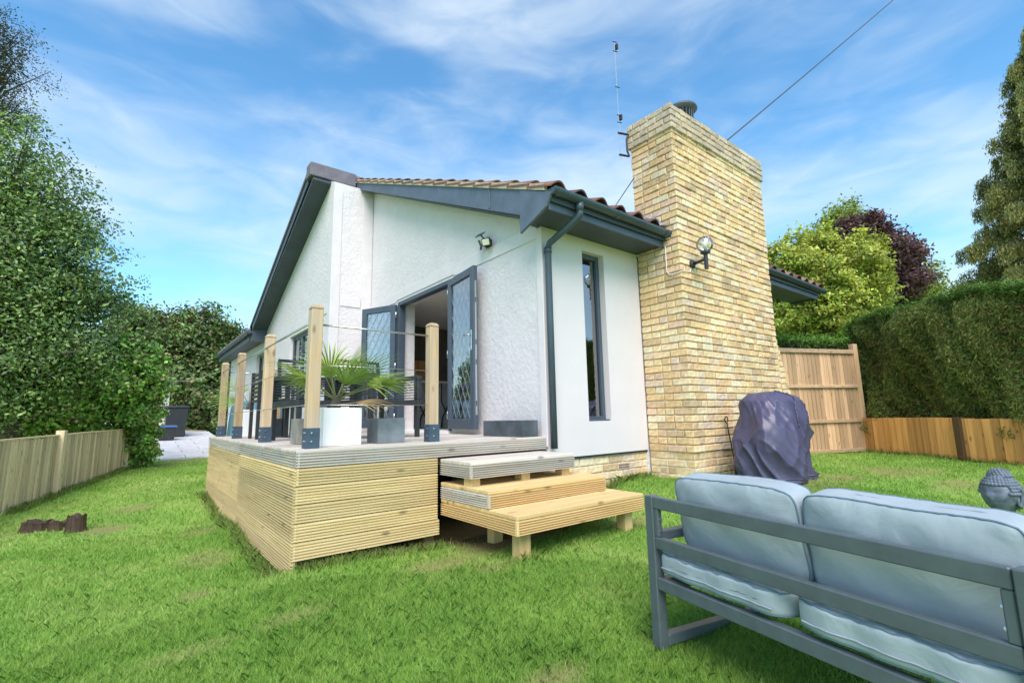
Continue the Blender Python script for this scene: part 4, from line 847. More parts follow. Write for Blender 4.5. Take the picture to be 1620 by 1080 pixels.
# covered barbecue
bz = gz(5.55, 2.40)
bb = thing('barbecue', 'barbecue under a creased dark purple cover standing by the chimney', 'barbecue', (5.55, 2.42, bz))
from mathutils import noise as mnoise
mb = MB(); vs = []; fs = []; seg, rows = 200, 80; A0 = math.radians(-14); BX, BY = 5.42, 2.37
def ridge(v_): return 1-2*abs(mnoise.noise(v_))**.55
for j in range(rows+1):
    u = j/rows
    for i in range(seg):
        a = 2*math.pi*i/seg; ca, sa = math.cos(a), math.sin(a); rr = 1/((abs(ca)**2.5+abs(sa)**2.5)**(1/2.5))
        if u < .30: q = u/.30; rad = rr*.74*q**.9; z = .93-.10*q**2-.05*q*q*max(0, sa*.3+ca*.9)
        else: q = (u-.30)/.70; rad = rr*(.74+.27*math.sin(min(1, q*1.15)*1.75)+.02*q); z = (.83-.05*max(0, sa*.3+ca*.9))*(1-q**1.12)
        tw_ = a+u*1.1; cx_, sx_ = math.cos(tw_), math.sin(tw_); w_ = min(1, u/.2)
        d_ = .20*mnoise.noise(Vector((ca*1.3, sa*1.3, u*1.9+4)))+  .11*ridge(Vector((cx_*1.6, sx_*1.5, u*1.4+1)))*(.25+u)+.075*ridge(Vector((math.cos(a-u*2.2)*2.6, math.sin(a-u*2.2)*2.6, u*2.4+7)))*(.3+u)+.006*mnoise.noise(Vector((cx_*9, sx_*9, u*9)))
        rad += w_*d_
        x = ca*rad*.40; y_ = sa*rad*.285
        k_ = max(0, math.cos(a-math.radians(-62))-.90)/.10
        if u > .5: y_ += (u-.5)*.30*k_; x -= (u-.5)*.12*k_                                  # tucked in between the legs
        z += w_*(1-u)*(.035*mnoise.noise(Vector((ca*2+3, sa*2, u*3)))+.012*ridge(Vector((x*9, y_*9, 2))))
        if u > .97: z = max(z, 0)+.015*abs(math.sin(4*a))
        vs.append((BX+x*math.cos(A0)-y_*math.sin(A0), BY+x*math.sin(A0)+y_*math.cos(A0), bz-.004+max(0, z)))
for j in range(rows): fs += [(j*seg+i, (j+1)*seg+i, (j+1)*seg+(i+1) % seg, j*seg+(i+1) % seg) for i in range(seg)]
mb.add(vs, fs); cv = mb.build('cover', M['cover'], bb, smooth=True)
MB().tube([np.array(vs[(rows-2)*seg+i % seg])+np.array((0, 0, .006)) for i in range(seg+1)], .008, 5, False).build('hem', M['cover'], cv, smooth=True)
# gathered seam strip over the front of the cover
idx = [(j, int(seg*(.80+.045*math.sin(j*.11)))) for j in range(4, 46)]
MB().tube([np.array(vs[j*seg+i])+np.array((0, -.004, .004)) for j, i in idx], [.008+.004*math.sin(k*1.9) for k in range(len(idx))], 6).build('seam', M['cover'], cv, smooth=True)

# ------------------------------------------------------------------ garden sofa (local: u along the back, v away from the camera)
S0 = np.array((1.94, 1.47)); S1 = np.array((1.675, .235)); du = (S1-S0)/np.linalg.norm(S1-S0); ang = math.atan2(du[1], du[0])
sz = gz(*S0)-.01
sofa = thing('garden_sofa', 'dark grey metal two seat garden sofa seen from behind on the lawn', 'sofa', (S0[0], S0[1], sz), ang)
sofa.rotation_euler.z = ang
K = dict(local=True); LEN = 1.36; SD = .70; H = .62-sz; FM = M['sofa_frame']; b2 = .052
def sb(nm, x0, x1, y0, y1, z0, z1, par=sofa, mat=FM, bev=.004): return MB().box(x0, x1, y0, y1, z0, z1).build(nm, mat, par, bev=bev, **K)
sb('back_post', 0, b2, 0, b2, .001, H); sb('back_post', LEN-.085, LEN, 0, b2, .001, H)
for x in (0, LEN-b2): sb('front_post', x, x+b2, SD-b2, SD, .001, .52); sb('foot_bar', x, x+b2, b2, SD-b2, .03, .075); sb('arm', x, x+b2, b2, SD-b2, .48, .52); sb('side_rail', x+.002, x+b2-.002, b2, SD-b2, .255, .31)
tr = sb('top_rail', b2, LEN-.088, .004, .034, H-.054, H-.001); sb('middle_rail', b2, LEN-.088, .004, .034, H-.230, H-.178); sb('seat_rail', b2, LEN-.085, .004, .044, .275, .328); sb('front_rail', b2, LEN-b2, SD-.044, SD-.004, .265, .325)
sb('frame_upright', b2, b2+.026, .006, .032, H-.178, H-.054); sb('frame_upright', LEN-.114, LEN-.088, .006, .032, H-.178, H-.054)
for k in range(4): sb('seat_slat', b2, LEN-b2, .20+k*.12, .235+k*.12, .305, .325)
for z in (H-.10, H-.15): MB().tube([(b2+.026, .02, z), (b2+.032, .02, z)], .007, 8).build('bolt', M['steel'], sofa, **K); MB().tube([(LEN-.114, .02, z), (LEN-.12, .02, z)], .007, 8).build('bolt', M['steel'], sofa, **K)
def cushion(label, x0, x1, v0, v1, z0, z1, tilt, seed, back):
    """soft box with crowned faces, seam piping round its back and front edges"""
    rs = np.random.default_rng(seed); W = x1-x0; D = v1-v0; Hh = z1-z0; t_ = thing('seat_cushion' if not back else 'back_cushion', label, 'cushion', (S0[0], S0[1], sz), ang); n = 26; vs = []; idx = {}
    ph = rs.uniform(0, 6.28, 10)
    bm = bmesh.new(); bmesh.ops.create_cube(bm, size=2); bmesh.ops.subdivide_edges(bm, edges=bm.edges[:], cuts=n, use_grid_fill=True)
    ct_, st2 = math.cos(tilt), math.sin(tilt)
    def shape(x, y, z, e=.14):
        q = lambda t: math.copysign(1-(1-min(abs(t), 1))*1.0, t)
        X, Y, Z = x, y, z
        # round the edges
        ax = [abs(X), abs(Y), abs(Z)]
        thin = 1 if back else 2
        if back: ed = max(abs(X), abs(Z)); crown = (1-abs(X)**3.5)*(1-abs(Z)**3.5); Y = Y*(.72+.33*crown)
        else: ed = max(abs(X), abs(Y)); crown = (1-abs(X)**3.5)*(1-abs(Y)**3.5); Z = Z*(.74+.32*crown)
        # pinch corners
        cr_ = (abs(X)*abs(Z if back else Y))**6; X *= 1-.018*cr_; 
        if back: Z *= 1-.05*cr_
        else: Y *= 1-.03*cr_
        ed_ = max(abs(x), abs(z if back else y))**4; wr = .005*math.sin(4*x+ph[0]+3*z)*math.sin(3*z+ph[1]+3*x)+ed_*(.0030*math.sin(23*x+ph[2]+5*y)*math.sin(7*z+3*y+ph[6])+.0022*math.sin(37*x-6*z+ph[3]))
        p = [X*W/2, Y*D/2, Z*Hh/2]
        if back: p[1] += wr*(-1 if y < 0 else 1)*.8; p[2] += .0035*math.sin(3*x+ph[4])*max(0, z)
        else: p[2] += wr*.9*(1 if z > 0 else -.3); p[1] += .004*math.sin(11*x+ph[5])
        y_, z_ = p[1]*ct_+p[2]*st2, -p[1]*st2+p[2]*ct_
        return (x0+W/2+p[0], v0+D/2+y_, z0+Hh/2+z_)
    seam_pts = {}
    for v_ in bm.verts:
        x, y, z = v_.co
        # soften box corners
        L8 = (abs(x)**9+abs(y)**9+abs(z)**9)**(1/9); v_.co = Vector(shape(x/max(1, L8) if L8 > 1 else x, y/max(1, L8), z/max(1, L8)))
    me = bpy.data.meshes.new('cushion_body'); bm.to_mesh(me); bm.free(); me.polygons.foreach_set('use_smooth', [True]*len(me.polygons)); me.materials.append(M['fabric']); link('cushion_body', me, t_)
    def loop(side):
        P = []
        for k in range(120):
            a = k/120*4; e = int(a); u = (a-e)*2-1; u *= .97; q = [(u, 1), (1, -u), (-u, -1), (-1, u)][e]; L8 = (abs(q[0])**9+abs(q[1])**9+1)**(1/9)
            sv = .86; L8 = (abs(q[0])**9+abs(q[1])**9+sv**9)**(1/9); L8 = max(1, L8); p = (q[0]/L8, side*sv/L8, q[1]/L8) if back else (q[0]/L8, q[1]/L8, side*sv/L8); P.append(shape(*[c*1.004 for c in p]))
        P.append(P[0]); return P
    for s_ in (-1, 1): MB().tube(loop(s_), .0032, 5, False).build('piping', M['seam'], t_, local=True)
    if not back: MB().tube([shape(u, -1.006, -.35) for u in np.linspace(-.85, .85, 40)], .0035, 5).build('zip', M['lead'], t_, local=True)
    return t_
cushion('pale blue seat cushion at the left end of the garden sofa', .035, .672, .005, .66, .329, .455, 0, 1, False)
cushion('pale blue seat cushion at the right end of the garden sofa', .680, 1.275, .005, .66, .329, .452, 0, 2, False)
cushion('pale blue back cushion at the left end of the garden sofa', .085, .685, .10, .265, .435, .785, -.16, 3, True)
cushion('pale blue back cushion at the right end of the garden sofa', .692, 1.285, .10, .265, .435, .78, -.14, 4, True)

# ------------------------------------------------------------------ Buddha head on a stake
hc = at(1584, 779, 3.25); hb = gz(hc[0], hc[1])
bu = thing('garden_statue', 'blue grey stone Buddha head on a metal stake in the lawn', 'statue', (hc[0], hc[1], hb))
fd = -cr*.9-cf*.22; fd[2] = 0; fd /= np.linalg.norm(fd); sd2 = np.array((-fd[1], fd[0], 0)); UP = np.array((0, 0, 1.0))
def hp(f_, s_, u_): return hc+fd*f_+sd2*s_+UP*u_
mb = MB(); nu, nv = 36, 28; vs = []; fs = []
for j in range(nv+1):
    th = math.pi*j/nv; z = math.cos(th)
    for i in range(nu):
        a = 2*math.pi*i/nu; x = math.sin(th)*math.cos(a); y_ = math.sin(th)*math.sin(a); X = x*.115; Y = y_*.098; Z = z*.125-.01
        lowf = max(0, -z); Y *= 1-.35*lowf**1.5; X = X*(1-.15*lowf)+(.012*lowf if x > 0 else -.0)
        if x > 0: # face: brow, eye hollows, nose, lips, chin
            X += .022*math.exp(-((Y/.012)**2))*math.exp(-(((Z+.02)/.028)**2)); X -= .012*math.exp(-(((abs(Y)-.036)/.018)**2))*math.exp(-(((Z-.008)/.012)**2)); X += .007*math.exp(-(((abs(Y)-.036)/.016)**2))*math.exp(-(((Z+.004)/.008)**2)); X += .009*math.exp(-((Y/.024)**2))*math.exp(-(((Z+.066)/.007)**2))+.008*math.exp(-((Y/.02)**2))*math.exp(-(((Z+.08)/.007)**2)); X += .01*math.exp(-((Y/.03)**2))*math.exp(-(((Z+.108)/.016)**2))
        vs.append(hp(X, Y, Z))
for j in range(nv): fs += [(j*nu+i, (j+1)*nu+i, (j+1)*nu+(i+1) % nu, j*nu+(i+1) % nu) for i in range(nu)]
mb.add(vs, fs); head = mb.build('head', M['statue'], bu, smooth=True)
cb_ = MB()
def curl(p, n_, r):
    n_ = n_/np.linalg.norm(n_); a = np.cross(n_, (0.1, .2, 1)); a /= np.linalg.norm(a); b_ = np.cross(n_, a); vs = []; fs = []
    for j, (rr, hh) in enumerate(((1, -.3), (.92, .25), (.6, .62), (.2, .8))):
        vs += [p+n_*r*hh+r*rr*(math.cos(q)*a+math.sin(q)*b_) for q in np.linspace(0, 2*math.pi, 9)[:-1]]
    for j in range(3): fs += [(j*8+i, j*8+(i+1) % 8, (j+1)*8+(i+1) % 8, (j+1)*8+i) for i in range(8)]
    fs.append(tuple(range(24, 32))); cb_.add(vs, fs)
for j, th in enumerate(np.arange(.30, 2.35, .165)):
    nn = max(8, int(2*math.pi*math.sin(th)*.115/.0185))
    for i in range(nn):
        a = 2*math.pi*(i+.5*(j % 2))/nn; a = (a+math.pi) % (2*math.pi)-math.pi; x = math.sin(th)*math.cos(a); z = math.cos(th)
        if abs(a) < 1.05 and th > 1.12: continue
        if abs(a) < 1.75 and th > 1.6: continue
        y_ = math.sin(th)*math.sin(a); lowf = max(0, -z); curl(hp(x*.118, y_*.101*(1-.35*lowf**1.5), z*.128-.01), fd*x+sd2*y_+UP*z, .0145)
for j, th in enumerate(np.arange(.08, 1.5, .26)):
    nn = max(1, int(2*math.pi*math.sin(th)*.055/.0185))
    for i in range(nn): a = 2*math.pi*(i+.5*(j % 2))/nn; x = math.sin(th)*math.cos(a); y_ = math.sin(th)*math.sin(a); z = math.cos(th); curl(hp(x*.056-.008, y_*.056, z*.05+.105), fd*x+sd2*y_+UP*(z+.2), .0135)
cb_.build('hair_curls', M['statue'], head, smooth=True)
for s_ in (-1, 1): MB().tube([hp(.005, s_*.098, .03), hp(-.008, s_*.105, .04), hp(-.02, s_*.105, .015), hp(-.01, s_*.098, -.04), hp(-.004, s_*.090, -.085), hp(.008, s_*.088, -.06), hp(.006, s_*.094, -.02)], [.008, .010, .011, .011, .013, .009, .006], 8).build('ear', M['statue'], head, smooth=True)
MB().lathe([(.03, hc[2]-.14), (.045, hc[2]-.125), (.05, hc[2]-.09)], (hc[0]-fd[0]*.02, hc[1]-fd[1]*.02, 0), 18).build('neck', M['statue'], bu, smooth=True)
MB().tube([(hc[0]-fd[0]*.02, hc[1]-fd[1]*.02, hb-.02), (hc[0]-fd[0]*.02, hc[1]-fd[1]*.02, hc[2]-.12)], .010, 8).build('stake', M['iron'], bu)

# ------------------------------------------------------------------ tree stumps
for (px, py, r_, h_, lb) in ((119, 840, .075, .15, 'tallest dark tree stump standing upright on the lawn'), (91, 838, .075, .085, 'middle low decayed tree stump between two others'), (56, 838, .115, .085, 'broad flat broken tree stump at the left of the group')):
    q = on(px, py, 2, -.05); z0 = gz(q[0], q[1]); mb = MB(); vs = []; fs = []; n = 22; ph = random.uniform(0, 6)
    for j, (rr, hh) in enumerate(((1.25, -.02), (1.08, .25*h_), (1.0, .7*h_), (1.0, h_), (.8, h_*.93), (.3, h_*.9))):
        for i in range(n): a = 2*math.pi*i/n; w_ = 1+.05*math.sin(3*a+ph)+.035*math.sin(13*a+ph*2); vs.append((q[0]+math.cos(a)*r_*rr*w_, q[1]+math.sin(a)*r_*rr*w_, z0+hh+(.015*math.sin(3*a+ph)+.008*math.sin(9*a) if j in (3, 4) else 0)))
    for j in range(5): fs += [(j*n+i, j*n+(i+1) % n, (j+1)*n+(i+1) % n, (j+1)*n+i) for i in range(n)]
    fs.append(tuple(range(5*n, 6*n))); mb.add(vs, fs); o = mb.build('tree_stump', M['stump'], None); tag(o, lb, 'stump', 'stumps on the lawn')

# ------------------------------------------------------------------ fences
def fence_run(th, a, b_, h, bw, mat, step_, zoff=0, lap=.02, top_jit=.006, side=1):
    a = np.array(a, float); b_ = np.array(b_, float); d = b_-a; L_ = np.linalg.norm(d); d /= L_; nrm = np.array((-d[1], d[0])); n = int(L_/step_)
    for k in range(n+1):
        p = a+d*(k*step_); z0 = gz(p[0], p[1])+zoff; q = p+nrm*side*.004; hh = h+random.uniform(-top_jit, top_jit)
        # feather-edge board: wedge section
        P = [(*(q), 0), (*(q+d*bw), 0), (*(q+d*bw-nrm*.006), 0), (*(q-nrm*.018), 0)]
        MB().prism([(x, y, z0+.02) for x, y, _ in P], (0, 0, hh-.02)).build('board', mat, th)
    return d, nrm, L_
# left fence
fa = at(0, 812, 5.6)[:2]; fb = at(198, 745, 10.5)[:2]; fdir = (fb-fa)/np.linalg.norm(fb-fa); fs_ = fa-fdir*2.0
th = thing('timber_fence', 'pale feather edge timber fence along the left of the lawn', 'fence', (fs_[0], fs_[1], gz(*fs_)))
fence_run(th, fs_, fb, .86, .125, M['fence_pale'], .105, side=-1)
d3 = np.array((*fdir, 0)); n3 = np.array((fdir[1], -fdir[0], 0))
for pxl in (78, 197):
    D_ = 7.0 if pxl == 78 else 10.45; q = at(pxl, 700, D_)[:2]; q = fs_+fdir*np.dot(q-fs_, fdir); c = np.array((*q, gz(*q)+.44))+n3*.03; MB().obox(c, (d3, n3, UP), (.06 if pxl == 78 else .11, .05, .49 if pxl == 78 else .50)).build('post', M['fence_pale'], th, bev=.005)
zA = gz(*fs_); zB = gz(*fb); MB().bar((*fs_, zA+.872), (*fb, zB+.872), .055, .022).build('capping_rail', M['fence_pale'], th); MB().bar(np.array((*fs_, zA+.6))-n3*.05, np.array((*fb, zB+.6))-n3*.05, .04, .07).build('rear_rail', M['fence_pale'], th)
# tall panel beyond the chimney
pA = at(1237, 640, 8.35)[:2]; pB = at(1357, 640, 8.85)[:2]; pd_ = (pB-pA)/np.linalg.norm(pB-pA); pS = pA-pd_*.9
th = thing('fence_panel', 'tall brown close board fence panel with horizontal rails behind the chimney', 'fence', (pS[0], pS[1], gz(*pA)))
d3 = np.array((*pd_, 0)); n3 = np.array((pd_[1], -pd_[0], 0))
if np.dot(n3[:2], -pA) < 0: n3 = -n3
fence_run(th, pS, pB, 1.80, .115, M['fence_brown'], .092, side=1 if np.dot(np.array((-pd_[1], pd_[0])), -pA) > 0 else -1)
zP = gz(*pA)
for z, h_ in ((zP+1.80, .075), (zP+1.16, .055), (zP+.54, .055), (zP+.02, .06)): MB().bar(np.array((*pS, z))+n3*.032, np.array((*pB, z))+n3*.032, .05, h_).build('rail', M['fence_rail'], th, bev=.005)
MB().obox(np.array((*pB, zP+.95))+n3*.0+d3*.06, (d3, n3, UP), (.05, .05, 1.0)).build('post', M['fence_brown'], th, bev=.005)
# low fence along the hedge
lA = at(1364, 660, 8.8)[:2]; lB = at(1620, 660, 6.2)[:2]; ld = (lB-lA)/np.linalg.norm(lB-lA); lE = lB+ld*2.5
th = thing('low_fence', 'low orange timber board fence at the foot of the hedge', 'fence', (lA[0], lA[1], gz(*lA)))
fence_run(th, lA, lE, .61, .135, M['fence_orange'], .118, side=-1 if np.dot(np.array((-ld[1], ld[0])), -lA) < 0 else 1, top_jit=.004)
d3 = np.array((*ld, 0)); n3 = np.array((ld[1], -ld[0], 0))
if np.dot(n3[:2], -lA) < 0: n3 = -n3
for pxl, D_ in ((1526, 7.05),): q = at(pxl, 660, D_)[:2]; q = lA+ld*np.dot(q-lA, ld); MB().obox(np.array((*q, gz(*q)+.305))+n3*.02, (d3, n3, UP), (.05, .045, .32)).build('post', M['dark_wood'], th, bev=.005)

# ------------------------------------------------------------------ hedge
hn = -n3; hd = d3
hg = thing('conifer_hedge', 'tall clipped dark green conifer hedge behind the low fence', 'hedge', (lA[0], lA[1], .24))
hA = np.array((*lA, .2))+hn*.24-hd*.42; HL = np.linalg.norm(lE-lA)+1.0; HT = 1.35
core = MB(); nu = 40; nvv = 14
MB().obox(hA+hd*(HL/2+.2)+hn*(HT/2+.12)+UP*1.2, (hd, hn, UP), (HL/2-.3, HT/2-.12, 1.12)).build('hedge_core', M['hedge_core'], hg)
def htop(u): return 2.40+.10*np.sin(u*1.1+.4)+.06*np.sin(u*3.3)+.03*np.sin(u*11)+.035*u
n = 62000; u = rng.random(n)*HL; zz = .16+.84*rng.random(n)
P = hA+hd*u[:, None]+UP*(zz*htop(u))[:, None]; bul = .12*np.sin(u*2.1+zz*5)+.09*np.sin(u*5.3-zz*7)+.05*np.sin(u*13+zz*17)+rng.normal(0, .055, n)
P = P+hn*(.02-bul)[:, None]; P[:, 2] += .0; und = np.clip((zz-.85)/.15, 0, 1)**2*.25; P += hn*und[:, None]
k = (u > .42)|(zz > .40); P = P[k]; n = len(P)
Nn = np.tile(-hn, (n, 1)); al = rng.normal(0, .45, (n, 3))+np.array((0, 0, -.55))-hn*.55
n2_ = 26000; u2 = rng.random(n2_)*HL; v2 = rng.random(n2_)*HT; P2 = hA+hd*u2[:, None]+hn*v2[:, None]+UP*(htop(u2)+rng.normal(0, .05, n2_)-.05)[:, None]; N2 = np.tile(UP, (n2_, 1)); al2 = rng.normal(0, .5, (n2_, 3))+np.array((0, 0, .9))
n3_ = 12000; z3 = 1.0+rng.random(n3_)*1.42; v3 = rng.random(n3_)*HT; P3 = hA+hn*v3[:, None]+UP*z3[:, None]-hd*rng.normal(0, .05, n3_)[:, None]; N3 = np.tile(-hd, (n3_, 1)); al3 = rng.normal(0, .5, (n3_, 3))-hd*.6
def sprays(P, Nn, al, k=4, sp=.022):
    P = np.repeat(P, k, 0)+rng.normal(0, sp, (len(P)*k, 3)); return P, np.repeat(Nn, k, 0), np.repeat(al, k, 0)+rng.normal(0, .28, (len(al)*k, 3))
HC = [(0.144, 0.203, 0.046), (0.107, 0.164, 0.039), (0.204, 0.27, 0.062), (0.133, 0.174, 0.053), (0.24, 0.212, 0.071)]
a_, b_, c_ = sprays(P, Nn, al); leaves('foliage', a_, b_, .062, .20, M['hedge_leaf'], HC, hg, hg.location, .5, .1, 0, c_)
a_, b_, c_ = sprays(np.r_[P2, P3], np.r_[N2, N3], np.r_[al2, al3], 3); leaves('top_foliage', a_, b_, .070, .20, M['hedge_leaf'], [(.11, .22, .045), (.14, .26, .06), (.09, .17, .04)], hg, hg.location, .5, .1, 0, c_)
n = 2500; u = rng.random(n)*HL; k = rng.random(n); P = hA+hd*u[:, None]+UP*(k*2.2)[:, None]-hn*(.03+rng.random(n)*.05)[:, None]; leaves('brown_sprigs', P, np.tile(-hn, (n, 1)), .06, .22, M['hedge_leaf'], [(.26, .16, .07), (.20, .12, .05)], hg, hg.location, .6, .1, .5)
# lower hedge behind the tall panel
hb_ = thing('low_hedge', 'bright green trimmed hedge top showing above the tall fence panel', 'hedge', (pA[0]+.8, pA[1]+1.0, .25)); c0 = np.array((*((pS+pB)/2), 0))+np.array((*pd_, 0))*.3-np.array((n3[0], n3[1], 0))*0
bk = np.array((pd_[1], -pd_[0], 0)); bk = bk if np.dot(bk[:2], pA) > 0 else -bk
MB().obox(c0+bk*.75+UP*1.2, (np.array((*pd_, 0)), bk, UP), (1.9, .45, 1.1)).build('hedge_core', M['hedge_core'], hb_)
n = 14000; P = c0+bk*(.2+1.1*rng.random(n))[:, None]+np.array((*pd_, 0))*(rng.random(n)*4-2)[:, None]+UP*(2.28+rng.normal(0, .07, n))[:, None]
a_, b_, c_ = sprays(P, np.tile(UP, (n, 1)), rng.normal(0, .5, (n, 3))+np.array((0, 0, .7)), 2); leaves('foliage', a_, b_, .075, .22, M['hedge_leaf'], [(.17, .33, .06), (.21, .37, .08), (.12, .24, .05)], hb_, hb_.location, .5, .1, 0, c_)

# ------------------------------------------------------------------ trees
def tree(name, label, cat, base, top, r0, blobs, size, aspect, mat, cols, droop=.2, jitter=.8, every=3, group=None):
    base = np.array(base, float); t_ = thing(name, label, cat, tuple(base), group=group); PP_, NN, EE, TT = [], [], [], []
    for (c, rad, ncl, per, spr, shell) in blobs:
        P, Nn_, cc = blob_points(c, rad, ncl, per, spr, shell, .7); PP_.append(P); NN.append(Nn_); EE.append(cc); TT.append(np.repeat(rng.uniform(.55, 1.4, ncl), per))
    P = np.concatenate(PP_); Nn_ = np.concatenate(NN)+np.array((0, 0, .5)); k = P[:, 2] > base[2]+.05; P = P[k]; Nn_ = Nn_[k]; T_ = np.concatenate(TT)[k]
    limbs(base-np.array((0, 0, .2)), np.array(top, float), r0, np.concatenate(EE), M['bark'], t_, 'trunk', every)
    leaves('crown', P, Nn_, size, aspect, mat, cols, t_, tuple(base), jitter, .25, droop, None, T_); return t_
DK = [(0.095, 0.189, 0.045), (0.133, 0.246, 0.06), (0.076, 0.141, 0.042), (0.209, 0.33, 0.085), (0.113, 0.189, 0.057), (0.284, 0.378, 0.113)]
def bl(px, py, d, r, ncl, per=42, spr=.17, shell=.35, sq=(1, 1, 1)): return (at(px, py, d), np.array(sq)*r, ncl, per, spr, shell)
g0 = lambda p: (p[0], p[1], gz(p[0], p[1]))
b0 = at(20, 700, 8.6)
tree('holly_tree', 'tall dark green holly tree overhanging the left fence', 'tree', g0(b0), at(10, 300, 8.8), .17,
     [bl(20, 430, 8.6, 1.25, 210), bl(-70, 330, 8.8, 1.4, 150), bl(55, 320, 8.8, .8, 90), bl(25, 250, 8.8, .7, 62), bl(120, 470, 9.0, .65, 80), bl(90, 400, 8.8, .7, 80), bl(40, 560, 8.4, 1.2, 230), bl(-40, 590, 8.2, 1.2, 170), bl(85, 560, 8.9, .8, 120), bl(170, 490, 9.6, .38, 26), bl(100, 345, 8.8, .45, 36), bl(40, 410, 8.7, 1.65, 80, 24, .11, .93), bl(95, 470, 9, 1.3, 60, 24, .11, .93), bl(30, 290, 8.8, 1.1, 45, 22, .10, .93), bl(100, 530, 9.2, 1.1, 40, 24, .11, .93)], .075, .5, M['leaf'], DK, .3, .8, 6)
b0 = at(-60, 700, 9.6)
tree('spruce_tree', 'dark layered branch tips of a tree cut off at the upper left edge', 'tree', g0(b0), at(-70, -40, 9.8), .16,
     [bl(-20, 60, 9.6, .75, 70, 40, .12, .3, (1, 1, .35)), bl(-10, 110, 9.6, .75, 70, 40, .12, .3, (1, 1, .35)), bl(-30, 165, 9.6, .95, 80, 40, .12, .3, (1, 1, .3)), bl(-20, 30, 9.6, .6, 40, 40, .1, .3, (1, 1, .35)), bl(-60, 80, 9.8, 1.1, 90, 40, .15, .2), bl(0, 180, 9.6, .6, 50, 40, .12, .3, (1, 1, .4))], .06, .35, M['leaf'], [(.045, .06, .03), (.06, .07, .035), (.035, .045, .025)], .3, .8, 6)
b0 = at(190, 720, 11.0)
tree('ivy_bush', 'bright green ivy covered bush spilling over the end of the left fence', 'bush', g0(b0), at(190, 560, 11.2), .12,
     [bl(205, 585, 10.1, .6, 200, 40, .10, .7), bl(222, 640, 10.5, .42, 120, 40, .09, .65, (1, 1, 1.3)), bl(215, 690, 10.7, .38, 120, 40, .08, .65, (1, 1, 1.3)), bl(150, 610, 9.9, .75, 150, 40, .12, .6), bl(100, 640, 9.8, .8, 120, 40, .13, .5), bl(40, 640, 9.2, .8, 120, 40, .13, .5), bl(212, 725, 10.8, .3, 60, 36, .07, .6)], .085, .75, M['leaf'], [(0.212, 0.439, 0.073), (0.293, 0.537, 0.098), (0.146, 0.308, 0.065), (0.39, 0.585, 0.122), (0.244, 0.423, 0.098), (0.308, 0.26, 0.114)], .5, .7, 8)
b0 = at(300, 690, 21)
tree('garden_tree', 'mixed green and rusty leaved tree behind the bin', 'tree', g0(b0), at(305, 510, 21), .2,
     [bl(300, 600, 20.5, 1.9, 230, 44, .25, .5), bl(340, 560, 21.5, 1.3, 120, 44, .25, .5), bl(310, 530, 21, 1.2, 130, 44, .22, .5), bl(265, 550, 20.5, 1.2, 130, 44, .22, .5), bl(335, 640, 20.5, 1.5, 150, 44, .22, .5), bl(250, 620, 21.5, 1.6, 150, 44, .25, .5), bl(225, 530, 20, 1.3, 130, 44, .24, .45)], .17, .6, M['leaf'], [(.10, .18, .045), (.14, .23, .055), (.08, .15, .045), (.12, .20, .05), (.15, .25, .065), (.24, .17, .09), (.17, .23, .07)], .3, .8, 6)
b0 = at(1310, 640, 15.5)
tree('acacia_tree', 'bright yellow green leafy tree behind the tall fence panel', 'tree', g0(b0), at(1310, 440, 15.5), .2,
     [bl(1290, 450, 15.5, 1.25, 170, 60, .13, .62), bl(1345, 420, 15.5, 1.0, 130, 60, .13, .62), bl(1250, 420, 15.8, .9, 120, 60, .13, .62), bl(1320, 480, 15.2, 1.1, 140, 60, .13, .62), bl(1375, 450, 15.5, .6, 70, 60, .12, .62), bl(1260, 490, 15.5, 1.2, 130, 60, .13, .62), bl(1300, 400, 15.8, .7, 80, 60, .12, .62)], .12, .5, M['leaf_soft'], [(.42, .50, .09), (.52, .56, .12), (.30, .40, .075), (.55, .52, .13), (.22, .31, .06)], .4, .8, 5)
b0 = at(1400, 640, 20)
tree('copper_tree', 'dark purple leaved tree rising behind the yellow green tree', 'tree', g0(b0), at(1395, 400, 20), .22,
     [bl(1395, 400, 20, 1.0, 120, 56, .2, .45), bl(1420, 440, 20, 1.0, 110, 56, .2, .45), bl(1350, 375, 20.2, .75, 70, 56, .2, .45), bl(1375, 360, 20, .55, 50, 56, .18, .45), bl(1430, 400, 20, .6, 50, 56, .18, .45)], .15, .6, M['leaf_soft'], [(.13, .065, .085), (.17, .09, .11), (.09, .05, .06), (.18, .11, .09)], .3, .8, 5)
b0 = at(1450, 640, 22)
tree('garden_tree', 'green tree filling in around the purple leaved tree', 'tree', g0(b0), at(1440, 430, 22), .2,
     [bl(1460, 450, 22, .9, 60, 50, .22, .4), bl(1335, 350, 21.5, .75, 45, 50, .22, .4), bl(1320, 370, 21.5, .8, 50, 50, .22, .4), bl(1420, 480, 21, 1.3, 110, 50, .22, .5), bl(1360, 500, 18, 1.2, 100, 50, .2, .5), bl(1250, 510, 16.8, .8, 60, 50, .2, .5), bl(1280, 515, 16.8, .8, 60, 50, .2, .5)], .16, .55, M['leaf_soft'], [(.25, .34, .075), (.19, .27, .065), (.32, .37, .09)], .3, .8, 5)
